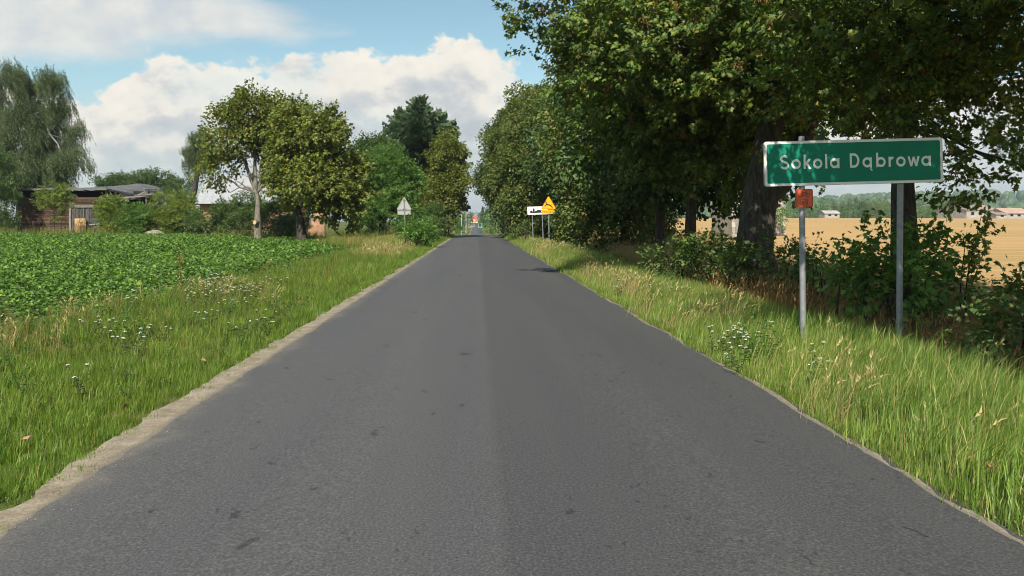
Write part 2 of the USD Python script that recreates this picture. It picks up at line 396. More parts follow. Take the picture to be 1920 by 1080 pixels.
def asphalt_mat():
    return usdkit.material(stage, L + 'asphalt', {
        'g': ('geometry', {}), 's': ('separate_xyz', {}),
        'n1': ('noise_texture', {'scale': 62, 'detail': 4, 'roughness': .8}), 'v': ('voronoi_texture', {'scale': 85}),
        'r1': ('rgb_ramp', {'ramp': [(.30, (.0245, .0252, .0268)), (.50, (.0515, .0524, .0545)), (.70, (.106, .106, .107))]}),
        'vr': ('rgb_ramp', {'ramp': [(.0, (1.55, 1.5, 1.45)), (.16, (1.0, 1.0, 1.0)), (1.0, (.92, .92, .92))]}),
        'm1': ('mix', {'mix_type': 'multiply', 'fac': 1.0}),
        # broad wear along the lanes
        'mp': ('mapping', {'scale': (1.1, .06, 1)}), 'n2': ('noise_texture', {'scale': 1.0, 'detail': 4, 'roughness': .55}),
        'r2': ('rgb_ramp', {'ramp': [(.3, (.86, .87, .90)), (.7, (1.10, 1.09, 1.05))]}), 'm2': ('mix', {'mix_type': 'multiply', 'fac': 1.0}),
        # the seam: two lanes laid side by side
        'sn': ('noise_texture', {'scale': .5, 'detail': 2}), 'sa': ('math', {'math_type': 'multiply_add', 'value2': .12}),
        'ss': ('map_range', {'range_type': 'smoothstep', 'from_min': .14, 'from_max': .24, 'to_min': 1.09, 'to_max': .91, 'clamp': True}), 'm3': ('mix', {'mix_type': 'multiply', 'fac': 1.0}),
        # dark spots of bitumen
        'mp2': ('mapping', {'scale': (1.5, 1.0, 1)}), 'v2': ('noise_texture', {'scale': 3.4, 'detail': 4, 'roughness': .66, 'distortion': .4}),
        'r3': ('rgb_ramp', {'ramp': [(.0, (1, 1, 1)), (.650, (1, 1, 1)), (.685, (.50, .50, .52))]}), 'm4': ('mix', {'mix_type': 'multiply', 'fac': 1.0}),
        # dust at the left edge
        'dn': ('noise_texture', {'scale': 1.6, 'detail': 6, 'roughness': .7}), 'da': ('math', {'math_type': 'multiply_add', 'value2': .9}),
        'dm': ('map_range', {'range_type': 'smoothstep', 'from_min': -1.72, 'from_max': -2.10, 'to_min': 0, 'to_max': .5, 'clamp': True}),
        'm5': ('mix', {'mix_type': 'mix', 'color2': (.15, .13, .10)}),
        'b': ('bump', {'strength': .5, 'distance': .006}), 'p': ('principled_bsdf', {'roughness': .82, 'specular_ior_level': .35})},
        [('g.position', 's.vector'), ('g.position', 'n1.vector'), ('g.position', 'v.vector'), ('n1.fac', 'r1.fac'), ('v.distance', 'vr.fac'), ('r1.color', 'm1.color1'), ('vr.color', 'm1.color2'),
         ('g.position', 'mp.vector'), ('mp.vector', 'n2.vector'), ('n2.fac', 'r2.fac'), ('m1.color', 'm2.color1'), ('r2.color', 'm2.color2'),
         ('g.position', 'sn.vector'), ('sn.fac', 'sa.value1'), ('s.x', 'sa.value3'), ('sa.value', 'ss.value'), ('m2.color', 'm3.color1'), ('ss.result', 'm3.color2'),
         ('g.position', 'mp2.vector'), ('mp2.vector', 'v2.vector'), ('v2.fac', 'r3.fac'), ('m3.color', 'm4.color1'), ('r3.color', 'm4.color2'),
         ('g.position', 'dn.vector'), ('dn.fac', 'da.value1'), ('s.x', 'da.value3'), ('da.value', 'dm.value'), ('dm.result', 'm5.fac'), ('m4.color', 'm5.color1'), ('m5.color', 'p.base_color'),
         ('n1.fac', 'b.height'), ('b.normal', 'p.normal')], surface='p.BSDF')


def sand_mat():
    return usdkit.material(stage, L + 'sand', {
        'g': ('geometry', {}), 'n1': ('noise_texture', {'scale': 4, 'detail': 6, 'roughness': .7}), 'n2': ('noise_texture', {'scale': 60, 'detail': 3, 'roughness': .7}),
        'r1': ('rgb_ramp', {'ramp': [(.3, (.14, .115, .085)), (.5, (.23, .195, .145)), (.7, (.30, .26, .20))]}), 'r2': ('rgb_ramp', {'ramp': [(.3, (.6, .6, .6)), (.62, (1.1, 1.1, 1.1))]}),
        'm': ('mix', {'mix_type': 'multiply', 'fac': 1.0}), 'b': ('bump', {'strength': .6, 'distance': .015}), 'p': ('principled_bsdf', {'roughness': .95, 'specular_ior_level': .1}),
        'at': ('attribute', {'attribute': 'thin'}), 'n3': ('noise_texture', {'scale': 38, 'detail': 4, 'roughness': .75}), 'ad': ('math', {'math_type': 'add'}), 'th': ('map_range', {'range_type': 'smoothstep', 'from_min': 1.1, 'from_max': 1.45, 'clamp': True}),
        'mt': ('mix', {'mix_type': 'mix', 'color2': (.150, .132, .105)})},
        [('g.position', 'n1.vector'), ('g.position', 'n2.vector'), ('n1.fac', 'r1.fac'), ('n2.fac', 'r2.fac'), ('r1.color', 'm.color1'), ('r2.color', 'm.color2'), ('g.position', 'n3.vector'), ('n3.fac', 'ad.value1'), ('at.fac', 'ad.value2'), ('ad.value', 'th.value'), ('th.result', 'mt.fac'), ('m.color', 'mt.color1'), ('mt.color', 'p.base_color'), ('n2.fac', 'b.height'), ('b.normal', 'p.normal')], surface='p.BSDF')


def stubble_mat():
    return usdkit.material(stage, L + 'stubble', {
        'g': ('geometry', {}), 'mp': ('mapping', {'scale': (.05, 1.2, 1), 'rotation': (0, 0, .25)}), 'n1': ('noise_texture', {'scale': 1.0, 'detail': 6, 'roughness': .65}),
        'n2': ('noise_texture', {'scale': 7, 'detail': 5, 'roughness': .7}), 'n3': ('noise_texture', {'scale': .05, 'detail': 3}),
        'r1': ('rgb_ramp', {'ramp': [(.3, (.26, .17, .075)), (.5, (.34, .225, .10)), (.7, (.43, .295, .14))]}), 'r2': ('rgb_ramp', {'ramp': [(.3, (.78, .78, .78)), (.65, (1.12, 1.12, 1.12))]}),
        'r3': ('rgb_ramp', {'ramp': [(.35, (.92, .93, .86)), (.65, (1.06, 1.03, 1.0))]}),
        'm': ('mix', {'mix_type': 'multiply', 'fac': 1.0}), 'm2': ('mix', {'mix_type': 'multiply', 'fac': 1.0}), 'p': ('principled_bsdf', {'roughness': .95, 'specular_ior_level': .1})},
        [('g.position', 'mp.vector'), ('mp.vector', 'n1.vector'), ('g.position', 'n2.vector'), ('g.position', 'n3.vector'), ('n1.fac', 'r1.fac'), ('n2.fac', 'r2.fac'), ('n3.fac', 'r3.fac'),
         ('r1.color', 'm.color1'), ('r2.color', 'm.color2'), ('m.color', 'm2.color1'), ('r3.color', 'm2.color2'), ('m2.color', 'p.base_color')], surface='p.BSDF')


# ------------------------------------------------------------------ terrain, road
road_curve = PchipInterpolator([-80, 0, 75, 95, 105, 120, 140, 170, 210, 260, 350, 500, 730, 900, 1500, 6000], [0, 0, 0, -.05, -.3, -.85, -1.6, -2.4, -2.85, -2.75, -2.2, -1.0, .6, 1.4, 4, 8])
verge_right = PchipInterpolator([0, 2.4, 2.7, 3.2, 3.9, 4.6, 5.5, 7.0, 9.0, 400], [-.03, -.03, -.01, .05, .12, .0, -.24, -.18, .0, .0])
verge_left = PchipInterpolator([0, 2.3, 3.0, 4.5, 6.0, 400], [-.03, -.03, -.03, .0, .03, .03])


def sstep(a, b, x):
    t = np.clip((np.asarray(x, float) - a) / (b - a), 0, 1)
    return t * t * (3 - 2 * t)


def hill(x, y):
    a = 46 * np.exp(-((x - 1250) / 420) ** 2 - ((y - 1750) / 300) ** 2)
    b = 30 * np.exp(-((x - 700) / 380) ** 2 - ((y - 1900) / 300) ** 2)
    return a + b


def ground(x, y):
    x, y = np.broadcast_arrays(np.asarray(x, float), np.asarray(y, float))
    zr = road_curve(np.clip(y, -80, 6000))
    s = np.where(x > 0, sstep(8, 32, x), sstep(6, 24, -x))
    near = zr + np.where(x > 0, verge_right(np.abs(x)), verge_left(np.abs(x)))
    zf = np.where(x > 0, .1 + .0088 * np.clip(y - 14, 0, 390) + .0015 * np.clip(y - 400, 0, 2000), .25 + .0012 * np.clip(y - 80, 0, 3000))
    return near * (1 - s) + zf * s + hill(x, y) + .02 * (meshkit.noise(np.stack([x * .9, y * .9, 0 * x], -1)) - .5) * (np.abs(x) > 2.7)


def gz(x, y):
    return float(ground(x, y))


def sheet(xs, ys, fz):
    gx, gy = np.meshgrid(xs, ys)
    v = np.stack([gx, gy, fz(gx, gy)], -1).reshape(-1, 3)
    n, m = len(xs), len(ys)
    i, j = np.meshgrid(np.arange(m - 1), np.arange(n - 1), indexing='ij')
    a = (i * n + j).ravel()
    return v, np.stack([a, a + 1, a + n + 1, a + n], 1)


def strip(left, right, ys, fz):
    """A ribbon between two edges given at the stations ys."""
    v = np.vstack([np.stack([left, ys, fz(left, ys)], 1), np.stack([right, ys, fz(right, ys)], 1)])
    n = len(ys)
    a = np.arange(n - 1)
    return v, np.stack([a, a + n, a + n + 1, a + 1], 1)


spread = lambda lo, hi, n, p: np.sign(np.linspace(lo, hi, n)) * np.abs(np.linspace(lo, hi, n)) ** p
xs = np.unique(np.concatenate([np.arange(-14, 14.01, .35), 14 + spread(0, 1, 46, 3.0) * 3400, -14 - spread(0, 1, 46, 3.0) * 3400]))
ys = np.unique(np.concatenate([np.arange(-12, 70, .7), np.arange(70, 130, 2.0), 130 + spread(0, 1, 60, 2.2) * 4500, -12 - spread(0, 1, 12, 2.0) * 400]))
tag(obj('ground', sheet(xs, ys, ground), ground_mat(), smooth=True), kind='structure')

ry = np.unique(np.concatenate([np.arange(-40, 30, .25), np.arange(30, 130, 1.0), np.arange(130, 741, 6.0)]))
wob = lambda y, sc, seed: meshkit.fbm(np.stack([y * sc, 0 * y, 0 * y], -1), 4, seed) - .5
near_w = np.clip(1 - ry / 160, .3, 1)
LE, RE = -2.41, 2.67
rl, rr = LE - .06 + .10 * wob(ry, 1.0, 3), RE + .05 + .16 * wob(ry, .8, 5) * near_w
cross = np.linspace(0, 1, 9)
gx = rl[:, None] + (rr - rl)[:, None] * cross[None]
rz = road_curve(ry)[:, None] + .022 + .045 * (1 - (2 * cross[None] - 1) ** 2)
v = np.stack([gx, np.repeat(ry[:, None], 9, 1), rz], -1).reshape(-1, 3)
i, j = np.meshgrid(np.arange(len(ry) - 1), np.arange(8), indexing='ij')
a = (i * 9 + j).ravel()
tag(obj('road', (v, np.stack([a, a + 1, a + 10, a + 9], 1)), asphalt_mat(), smooth=True), kind='structure')

sy = np.unique(np.concatenate([np.arange(-10, 30, .08), np.arange(30, 130, .5), np.arange(130, 700, 4.0)]))
M['sand'] = sand_mat()


def road_top(x, y):
    l, r_ = np.interp(y, ry, rl), np.interp(y, ry, rr)
    u = np.clip((x - l) / (r_ - l), 0, 1)
    return np.interp(y, ry, road_curve(ry)) + .022 + .045 * (1 - (2 * u - 1) ** 2)


def loose_strip(name, inner, outer, z_out):
    """Loose sand that thins out over the asphalt."""
    cols = np.array([0, .25, .5, .75, .93, 1])
    gx = outer[:, None] + (inner - outer)[:, None] * cols
    yy = np.repeat(sy[:, None], 6, 1)
    zi = road_top(inner, sy)[:, None] + .003
    rough = .016 * (meshkit.fbm(np.stack([gx * 6, yy * 6, 0 * gx], -1), 3, 4) - .4) * np.array([1, 1, .9, .6, .25, 0])
    zo = road_curve(sy)[:, None] + z_out
    z = np.maximum(zo + (zi - zo) * np.array([0, .5, .8, .95, 1, 1]) + rough, np.where(gx > inner[:, None] - .3, road_top(gx, yy) + .003, -9) if name == 'sandy_shoulder' else np.where(gx < inner[:, None] + .08, road_top(gx, yy) + .003, -9))
    z[:, 5] = zi[:, 0] - .005
    v = np.stack([gx, yy, z], -1).reshape(-1, 3)
    i, j = np.meshgrid(np.arange(len(sy) - 1), np.arange(5), indexing='ij')
    a = (i * 6 + j).ravel()
    f = np.stack([a, a + 1, a + 7, a + 6], 1)
    f = np.vstack([f[:, [0, 1, 2]], f[:, [0, 2, 3]]])
    if name == 'sandy_edge':
        f = f[:, ::-1]
    p = obj(name, (v, f), M['sand'], smooth=True)
    UsdGeom.PrimvarsAPI(UsdGeom.Mesh(p)).CreatePrimvar('thin', Sdf.ValueTypeNames.FloatArray, 'vertex').Set(Vt.FloatArray.FromNumpy(np.tile(cols ** 1.5 if name == 'sandy_shoulder' else .55 + .45 * cols, len(sy)).astype(np.float32)))
    tag(p, kind='structure')


inner = LE + .02 + .06 * wob(sy, 1.2, 8) + .07 * wob(sy, 9, 9)
outer = np.minimum(LE - .23 + .26 * wob(sy, .5, 10) + .20 * wob(sy, 3.5, 11), inner - .05)
loose_strip('sandy_shoulder', inner, outer, -.015)
inner = RE - .03 + .16 * wob(sy, .8, 5) * np.clip(1 - sy / 160, .3, 1) + .03 * wob(sy, 9, 19)
loose_strip('sandy_edge', inner, inner + np.maximum(.030 + .15 * wob(sy, 1.1, 12) + .09 * wob(sy, 8, 13), .004), .0)

fx = np.unique(np.concatenate([[9.0], 9.0 + spread(0, 1, 40, 2.0) * 560]))
fy = np.unique(np.concatenate([np.arange(-20, 60, 2.0), 60 + spread(0, 1, 40, 1.6) * 350]))
tag(obj('stubble_field', sheet(fx, fy, lambda x, y: ground(x, y) + .035), stubble_mat(), smooth=True), kind='structure')

#@@VEG
# ------------------------------------------------------------------ leaf, grass and plant pieces
rng = np.random.default_rng(11)


class Piece:
    """A small mesh with a tint for every vertex."""
    def __init__(self):
        self.v, self.f, self.t, self.n = [], [], [], 0

    def add(self, v, f, t):
        v = np.asarray(v, float)
        self.v.append(v)
        self.f.append(np.asarray(f, int) + self.n)
        self.t.append(np.broadcast_to(np.asarray(t, float), (len(v),)))
        self.n += len(v)

    def tube(self, a, b, r0, r1, t, sides=3):
        m = MB().tube([a, b], [r0, r1], sides, cap=False)
        self.add(*m.arrays(), t)

    def done(self):
        return np.vstack(self.v), np.vstack(self.f), np.concatenate(self.t)


def oval_leaf(length, width, fold=.2, droop=.25):
    v = np.array([[0, 0, 0], [.48, .5, fold * .4], [1, 0, -droop], [.48, -.5, fold * .4]]) * [length, width, length]
    return v, np.array([[0, 2, 1], [0, 3, 2]])


def maple_leaf(size):
    out = [(0, .05), (.04, .52), (.30, .32), (.50, .62), (.56, .26), (1.0, .0)]
    up = np.array(out)
    ring = np.vstack([up, up[-2::-1] * [1, -1]])
    v = np.column_stack([ring, -.22 * np.abs(ring[:, 1]) - .22 * ring[:, 0] ** 2])
    v = np.vstack([[.32, 0, .03], v]) * size
    n = len(ring)
    k = np.arange(1, n)
    return v, np.stack([np.zeros(n - 1, int), k + 1, k], 1)


def spray(kind, n, size, reach, seed, width=.6, flat=.45):
    """Leaves spread about a forked twig that runs along +x."""
    r = np.random.default_rng(seed)
    p = Piece()
    for k in range(n):
        x = reach * (.15 + .85 * (k + r.random()) / n)
        out = reach * .42 * (1.15 - x / reach * .6)
        th = r.uniform(-1.5, 1.5) if flat < .9 else r.uniform(-np.pi, np.pi)
        at = np.array([x, out * np.sin(th) * r.uniform(.2, 1), out * flat * r.normal() * .8])
        d = np.array([.7, np.sin(th) * .9, -.35 + .5 * r.normal()])
        R = frame(d) @ Rotation.from_euler('x', r.normal() * .55).as_matrix()
        s = size * r.uniform(.65, 1.2)
        lv, lf = maple_leaf(s) if kind == 'maple' else oval_leaf(s, s * width)
        p.add(lv @ R.T + at, lf, r.random())
    return p.done()


def seeds_piece(seed):
    r = np.random.default_rng(seed)
    p = Piece()
    for k in range(16):
        lv, lf = oval_leaf(.09 * r.uniform(.7, 1.2), .036)
        R = frame(np.array([r.normal() * .6, r.normal() * .6, -1]))
        p.add(lv @ R.T + r.normal(size=3) * [.06, .06, .05], lf, r.random())
    return p.done()


def birch_strand(seed, length=1.15, n=40, size=.11):
    """A few thin hanging twigs together, thick with small leaves."""
    r = np.random.default_rng(seed)
    p = Piece()
    for t in range(4):
        o = np.append(r.normal(size=2) * .16, r.normal() * .12)
        bend, side = r.uniform(.10, .45), r.normal() * .2
        ln = length * r.uniform(.6, 1.1)
        for k in range(n // 4):
            s = (k + r.random()) / (n // 4)
            at = o + [bend * s ** 1.5 * ln + .05 * r.normal(), side * s + .05 * r.normal(), -ln * s]
            d = np.array([r.normal() * .7 + .3, r.normal() * .7, -.8])
            lv, lf = oval_leaf(size * r.uniform(.7, 1.4), size * .75)
            p.add(lv @ frame(d).T + at, lf, r.random())
        p.add(np.array([o, o + [.004, .004, 0], o + [bend * ln, side, -ln]]), [[0, 1, 2]], .1)
    return p.done()


def spruce_branch(seed):
    """One drooping spruce branch of unit length along +x, fringed with hanging twigs."""
    r = np.random.default_rng(seed)
    p = Piece()
    axis = lambda s: np.array([s, 0, -.28 * s + .22 * s * s])
    p.tube(axis(0), axis(1), .02, .006, .2, 3)
    for k in range(24):
        s = .10 + .90 * (k + r.random()) / 24
        for sd in (-1, 1):
            ln = (.26 * (1.1 - s) + .10) * r.uniform(.5, 1.4)
            a = axis(s)
            b = a + np.array([.55 * ln, sd * ln * .75, -ln * r.uniform(.1, 1.1)])
            w = .05
            side = np.array([.6, -sd * .2, .3]) * w
            mid = (a + b) / 2 + np.array([0, 0, .02])
            p.add(np.array([a, mid + side, b, mid - side + [0, 0, -w]]), [[0, 1, 2], [0, 2, 3]], r.random())
    return p.done()


def tuft(seed, n, h, spread_, lean, width, dry=.1, curl=.6, heads=0.0):
    """Blades of grass growing from one spot. A blade's tint says how dry it is."""
    r = np.random.default_rng(seed)
    p = Piece()
    for k in range(n):
        ln = h * r.uniform(.45, 1.15)
        base = np.append(r.normal(size=2) * spread_, -.02)
        az = r.uniform(0, 2 * np.pi)
        d = np.array([np.cos(az), np.sin(az)]) * r.uniform(.05, .45) + np.array([lean, lean * .25]) * r.uniform(.5, 1.3)
        w = width * r.uniform(.7, 1.3)
        t = r.uniform(.93, 1) if r.random() < dry else r.uniform(0, .86)
        face = np.array([np.cos(az + 1.57 + r.normal() * .6), np.sin(az + 1.57 + r.normal() * .6), 0])
        S = np.array([0, .4, .75, 1.0]) if heads or n > 34 else np.array([0, .5, 1.0])
        m_ = len(S) - 1
        c = base + np.column_stack([d[0] * ln * S ** (1 + curl), d[1] * ln * S ** (1 + curl), ln * (S - .30 * curl * S ** 2.5 * min(1, np.hypot(*d) * 1.6))])
        ww = w * np.array([.8, 1, .7, 0.05])[:m_ + 1]
        v = np.vstack([np.stack([c[i] - face * ww[i] / 2, c[i] + face * ww[i] / 2]) for i in range(m_)] + [c[m_:]])
        p.add(v, [[0, 1, 3], [0, 3, 2], [2, 3, 5], [2, 5, 4], [4, 5, 6]] if m_ == 3 else [[0, 1, 3], [0, 3, 2], [2, 3, 4]], t)
        if r.random() < heads:
            tip, dr = c[m_], c[m_] - c[m_ - 1]
            dr = dr / np.linalg.norm(dr)
            for q in range(3):
                a = tip + dr * .03 * q
                o = r.normal(size=3) * .010
                p.add(np.array([a, a + dr * .045 + o, a + dr * .02 - o * .6]), [[0, 1, 2]], r.uniform(.94, 1))
    return p.done()


def crop_plant(seed, n=11, h=.42):
    r = np.random.default_rng(seed)
    p = Piece()
    for k in range(n):
        az = k * 2.4 + r.normal() * .3
        hh, rad = h * r.uniform(.35, 1.05), r.uniform(.06, .22)
        o = np.array([np.cos(az), np.sin(az), 0])
        a, b = np.array([0, 0, 0.0]), o * rad + [0, 0, hh]
        p.add(np.array([a - [.004, 0, 0], a + [.004, 0, 0], b]), [[0, 1, 2]], .3)
        ln, wd = r.uniform(.075, .135), r.uniform(.055, .095)
        R = frame(o * .9 + [0, 0, r.uniform(-.5, .25)]) @ Rotation.from_euler('x', r.normal() * .35).as_matrix()
        S = np.array([[0, 0, 0], [.45, .55, .10], [.5, 0, -.03], [.45, -.55, .10], [1, .0, -.18]]) * [ln, wd, ln]
        S[:, 2] += r.normal(size=5) * .010
        p.add(S @ R.T + b, [[0, 2, 1], [0, 3, 2], [1, 2, 4], [2, 3, 4]], np.clip(r.uniform(0, .9) + .2 * (hh / h - .6), 0, 1))
    return p.done()


def weed_plant(seed, n=26, h=.5, size=.06):
    r = np.random.default_rng(seed)
    p = Piece()
    for s in range(3):
        top = np.array([r.normal() * .10, r.normal() * .10, h * r.uniform(.6, 1.1)])
        base = np.array([r.normal() * .03, r.normal() * .03, 0])
        p.tube(base, top, .004, .002, .4)
        for k in range(n // 3):
            q = (k + r.random()) / (n // 3)
            az = r.uniform(0, 6.28)
            d = np.array([np.cos(az), np.sin(az), r.uniform(-.3, .6)])
            lv, lf = oval_leaf(size * (1.3 - .7 * q) * r.uniform(.7, 1.2), size * .4)
            p.add(lv @ frame(d).T + base + (top - base) * q, lf, r.random())
    return p.done()


SPRAYS = {
    'maple': [spray('maple', 19, .108, .52, s) for s in (1, 2, 3)],
    'maple_far': [spray('maple', 13, .18, .75, s) for s in (4, 5)],
    'oval': [spray('oval', 22, .13, .65, s, .75) for s in (6, 7)],
    'oval_far': [spray('oval', 20, .20, .95, s, .8, .6) for s in (8, 9)],
    'small': [spray('oval', 20, .075, .42, s, .6, .7) for s in (12, 13)],
    'sapling': [spray('maple', 9, .13, .42, s, flat=.7) for s in (14, 15)],
    'birch': [birch_strand(s) for s in (16, 17, 18)],
    'clump': [spray('oval', 12, .8, 3.2, s, .9, .8) for s in (21, 22)],
}
SEEDS = seeds_piece(23)


def crown(parent, lobes, base, sprays, material, per_m2, size=(.8, 1.25), inner=.25, seed=0, sub=None, seeds=0.0, lift=.25, name='crown', hang=False, clip_z=None, tilt=0.0):
    """Fills ellipsoids (centre, radii) with lumps of leaf sprays. Leaves stand on the lumps' shells, so that light and dark clumps and gaps form."""
    r = np.random.default_rng(seed)
    P_, D_, = [], []
    for lobe in lobes:
        c, rad = np.asarray(lobe[0], float), np.asarray(lobe[1], float)
        share = lobe[2] if len(lobe) > 2 else 1.0
        mean = rad.mean()
        sr = min(sub, max(.28, mean * .5)) if sub else max(.45, mean * .33)
        area = 4 * np.pi * mean ** 2
        n = max(3, int(area / (sr * sr * 2.6)))
        d = r.normal(size=(n, 3))
        d /= np.linalg.norm(d, axis=1, keepdims=True)
        centre = c + d * rad * r.uniform(.45, .93, (n, 1)) ** .7
        srr = sr * r.uniform(.6, 1.3, n)
        for q, s in zip(centre, srr):
            m = max(2, int(per_m2 * share * 4 * np.pi * s * s * r.uniform(.6, 1.2)))
            e = r.normal(size=(m, 3))
            e /= np.linalg.norm(e, axis=1, keepdims=True)
            shell = np.where(r.random((m, 1)) < inner, r.uniform(.1, .7, (m, 1)), r.uniform(.7, 1.05, (m, 1)))
            P_.append(q + e * shell * s * [1, 1, .8])
            o = (q - c) / (np.linalg.norm(q - c) + 1e-6)
            D_.append(e * .8 + o * .7 + [0, 0, lift])
    pos, d = np.vstack(P_), np.vstack(D_)
    if clip_z is not None:
        keep = pos[:, 2] > clip_z + r.uniform(0, .5, len(pos))
        pos, d = pos[keep], d[keep]
    n = len(pos)
    if hang:
        q = quats(rotz(r.normal(tilt, .5, n)))
    else:
        q = quats(frames(d + r.normal(size=(n, 3)) * .35, r.normal(size=n) * .5))
    protos = [(s, M[material] if isinstance(material, str) else material) for s in SPRAYS[sprays]]
    which = r.integers(0, len(protos), n)
    if seeds:
        protos.append((SEEDS, M['seed']))
        pick = r.random(n) < seeds
        which[pick] = len(protos) - 1
    return instancer(name, protos, which, pos - np.asarray(base), q, r.uniform(*size, n), parent)


def limbs(m, start, targets, r0, seed, wig=.12):
    """Branches curving from the trunk to the lumps of the crown."""
    r = np.random.default_rng(seed)
    for t in targets:
        t, s = np.asarray(t, float), np.asarray(start, float)
        d = t - s
        ln = np.linalg.norm(d)
        k = np.linspace(0, 1, 6)[:, None]
        bow = np.array([0, 0, .18 * ln]) * np.sin(np.pi * k) * r.uniform(-.2, 1)
        pts = s + d * k + bow + r.normal(size=(6, 3)) * wig * ln * .25 * np.sin(np.pi * k)
        ra = r0 * min(1, .45 + .08 * ln) * r.uniform(.5, .8)
        m.tube(pts, np.linspace(ra, ra * .22, 6), 6, cap=False)
        for b in range(3):
            i = r.integers(2, 5)
            e = pts[i] + r.normal(size=3) * [ln * .22, ln * .22, ln * .16] + d * .15
            m.tube([pts[i], (pts[i] + e) / 2 + r.normal(size=3) * .05 * ln, e], np.array([.4, .25, .1]) * ra, 5, cap=False)


def trunk_mesh(pts, radii, seed, flare=1.35, sides=14):
    """A tapering trunk with a flared, slightly ribbed foot."""
    r = np.random.default_rng(seed)
    pts = np.asarray(pts, float)
    s = np.linspace(0, 1, len(pts))
    k = np.linspace(0, 1, 16)
    p = np.stack([np.interp(k, s, pts[:, i]) for i in range(3)], 1)
    ra = np.interp(k, s, radii) * (1 + (flare - 1) * np.exp(-k * 9))
    m = MB().tube(p, ra, sides)
    v, f = m.arrays()
    ax = np.repeat(p, sides, 0)
    w = 1 + .16 * (meshkit.fbm(v[:len(ax)] * [2.2, 2.2, .8], 3, seed) - .5) * 2
    v[:len(ax)] = ax + (v[:len(ax)] - ax) * w[:, None]
    out = MB()
    out.add(v, f)
    return out


def E(px, py, rpx, rpy, D, depth=None, dy=0.0):
    """An ellipsoid of crown that the photograph shows at px, py with half sizes rpx, rpy."""
    s = D / F
    return P(px, py, D) + [0, dy, 0], np.array([rpx * s, depth if depth else rpx * s * .9, rpy * s])


def tree(name, label, lobes, base, trunk, r0, bark, sprays, material, per_m2, cat='tree', group=None, seed=0, trunk_top=None, flare=1.35, limb_to=None, limb_start=None, limb_r=1.0, **kw):
    base = np.array([base[0], base[1], gz(base[0], base[1]) - .05])
    t = thing(name, label, cat, base, group=group)
    pts = np.asarray(trunk, float)
    tm = trunk_mesh(pts, np.linspace(r0, r0 * .45, len(pts)), seed, flare)
    tm.build('trunk', M[bark], t, smooth=50, offset=base)
    m = MB()
    limbs(m, pts[-1] * .6 + pts[-2] * .4 if limb_start is None else limb_start, limb_to if limb_to is not None else [lb[0] for lb in lobes], r0 * .75 * limb_r, seed + 1)
    m.build('branches', M[bark], t, smooth=60, offset=base)
    crown(t, lobes, base, sprays, material, per_m2, seed=seed + 2, **kw)
    return t


def up(x, y, *pts):
    """A trunk line from the ground at x, y through the given points."""
    return [np.array([x, y, gz(x, y) - .1])] + [np.asarray(p, float) for p in pts]


def shrub(name, label, lobes, sprays, material, per_m2, cat='shrub', group=None, seed=0, stems=6, **kw):
    c0 = np.mean([lb[0] for lb in lobes], 0)
    base = np.array([c0[0], c0[1], gz(c0[0], c0[1]) - .03])
    t = thing(name, label, cat, base, group=group)
    r = np.random.default_rng(seed + 5)
    m = MB()
    for k in range(stems):
        c, rad = lobes[k % len(lobes)][:2]
        e = c + r.normal(size=3) * rad * .35
        a = np.array([c[0] * .7 + base[0] * .3 + r.normal() * .12, c[1] * .7 + base[1] * .3 + r.normal() * .12, base[2]])
        m.tube([a, (a + e) / 2 + r.normal(size=3) * .1, e], [.035, .022, .008], 5, cap=False)
    m.build('stems', M['twig'], t, offset=base)
    crown(t, lobes, base, sprays, material, per_m2, seed=seed, clip_z=base[2], name='foliage', **kw)
    return t


# ------------------------------------------------------------------ the avenue on the right
RX = 7.0
b = up(RX, 20.0, (RX - .05, 20, .9), P(1428, 345, 20), P(1436, 290, 20), P(1446, 215, 20), P(1450, 150, 20))
big = [((6.6, 20.2, 7.6), (4.4, 4.4, 3.0)), ((4.3, 19.6, 6.2), (2.1, 2.6, 1.7)), ((5.0, 21.5, 8.6), (2.8, 3.2, 2.4)), ((8.8, 19.6, 5.9), (3.2, 3.0, 2.2)), ((6.6, 18.0, 5.6), (3.2, 2.4, 1.7)),
       ((9.5, 22, 6.5), (3, 3, 2.4), .7), ((6.5, 23.0, 5.6), (3.4, 2.6, 1.9), .6), ((6.8, 20, 10.6), (3.8, 3.8, 2.6), .6), (P(1150, 60, 19.5), (1.3, 1.3, .9)), (P(1112, 150, 20), (.9, .9, .65)), (P(1075, 165, 20), (.35, .4, .3)), (P(1010, 22, 20), (.6, .6, .28)), (P(975, 32, 20), (.25, .4, .16)), (P(1000, 70, 20), (.2, .3, .2)),
       (P(1070, 110, 20), (.35, .35, .25)), ((.9, 18.8, 8.3), (1.0, .7, .45)), ((2.2, 19.0, 8.6), (1.2, 1.0, .6)), ((1.6, 17.8, 8.8), (.8, .6, .4))]
tree('maple_tree', 'huge old roadside maple with the thickest trunk and a limb reaching over the road', big, (RX, 20), b, .50, 'bark', 'maple', 'maple', 1.65, seed=40, seeds=.12, group=None, flare=1.5,
     size=(.8, 1.25), sub=.85, limb_to=[lb[0] for lb in big[:8]])
mt_ = stage.GetPrimAtPath('/World/maple_tree')
o_ = np.array([RX, 20, gz(RX, 20) - .05])
MB().tube([(7.05, 20, 1.7), (7.25, 20, 2.3), P(1462, 345, 20), P(1500, 280, 20), P(1540, 180, 20)], [.40, .36, .30, .24, .15], 12).build('fork_limb', M['bark'], mt_, smooth=60, offset=o_)
b = up(7.2, 13.4, (7.2, 13.4, 1.2), (7.15, 13.4, 2.6), (7.2, 13.4, 3.6))
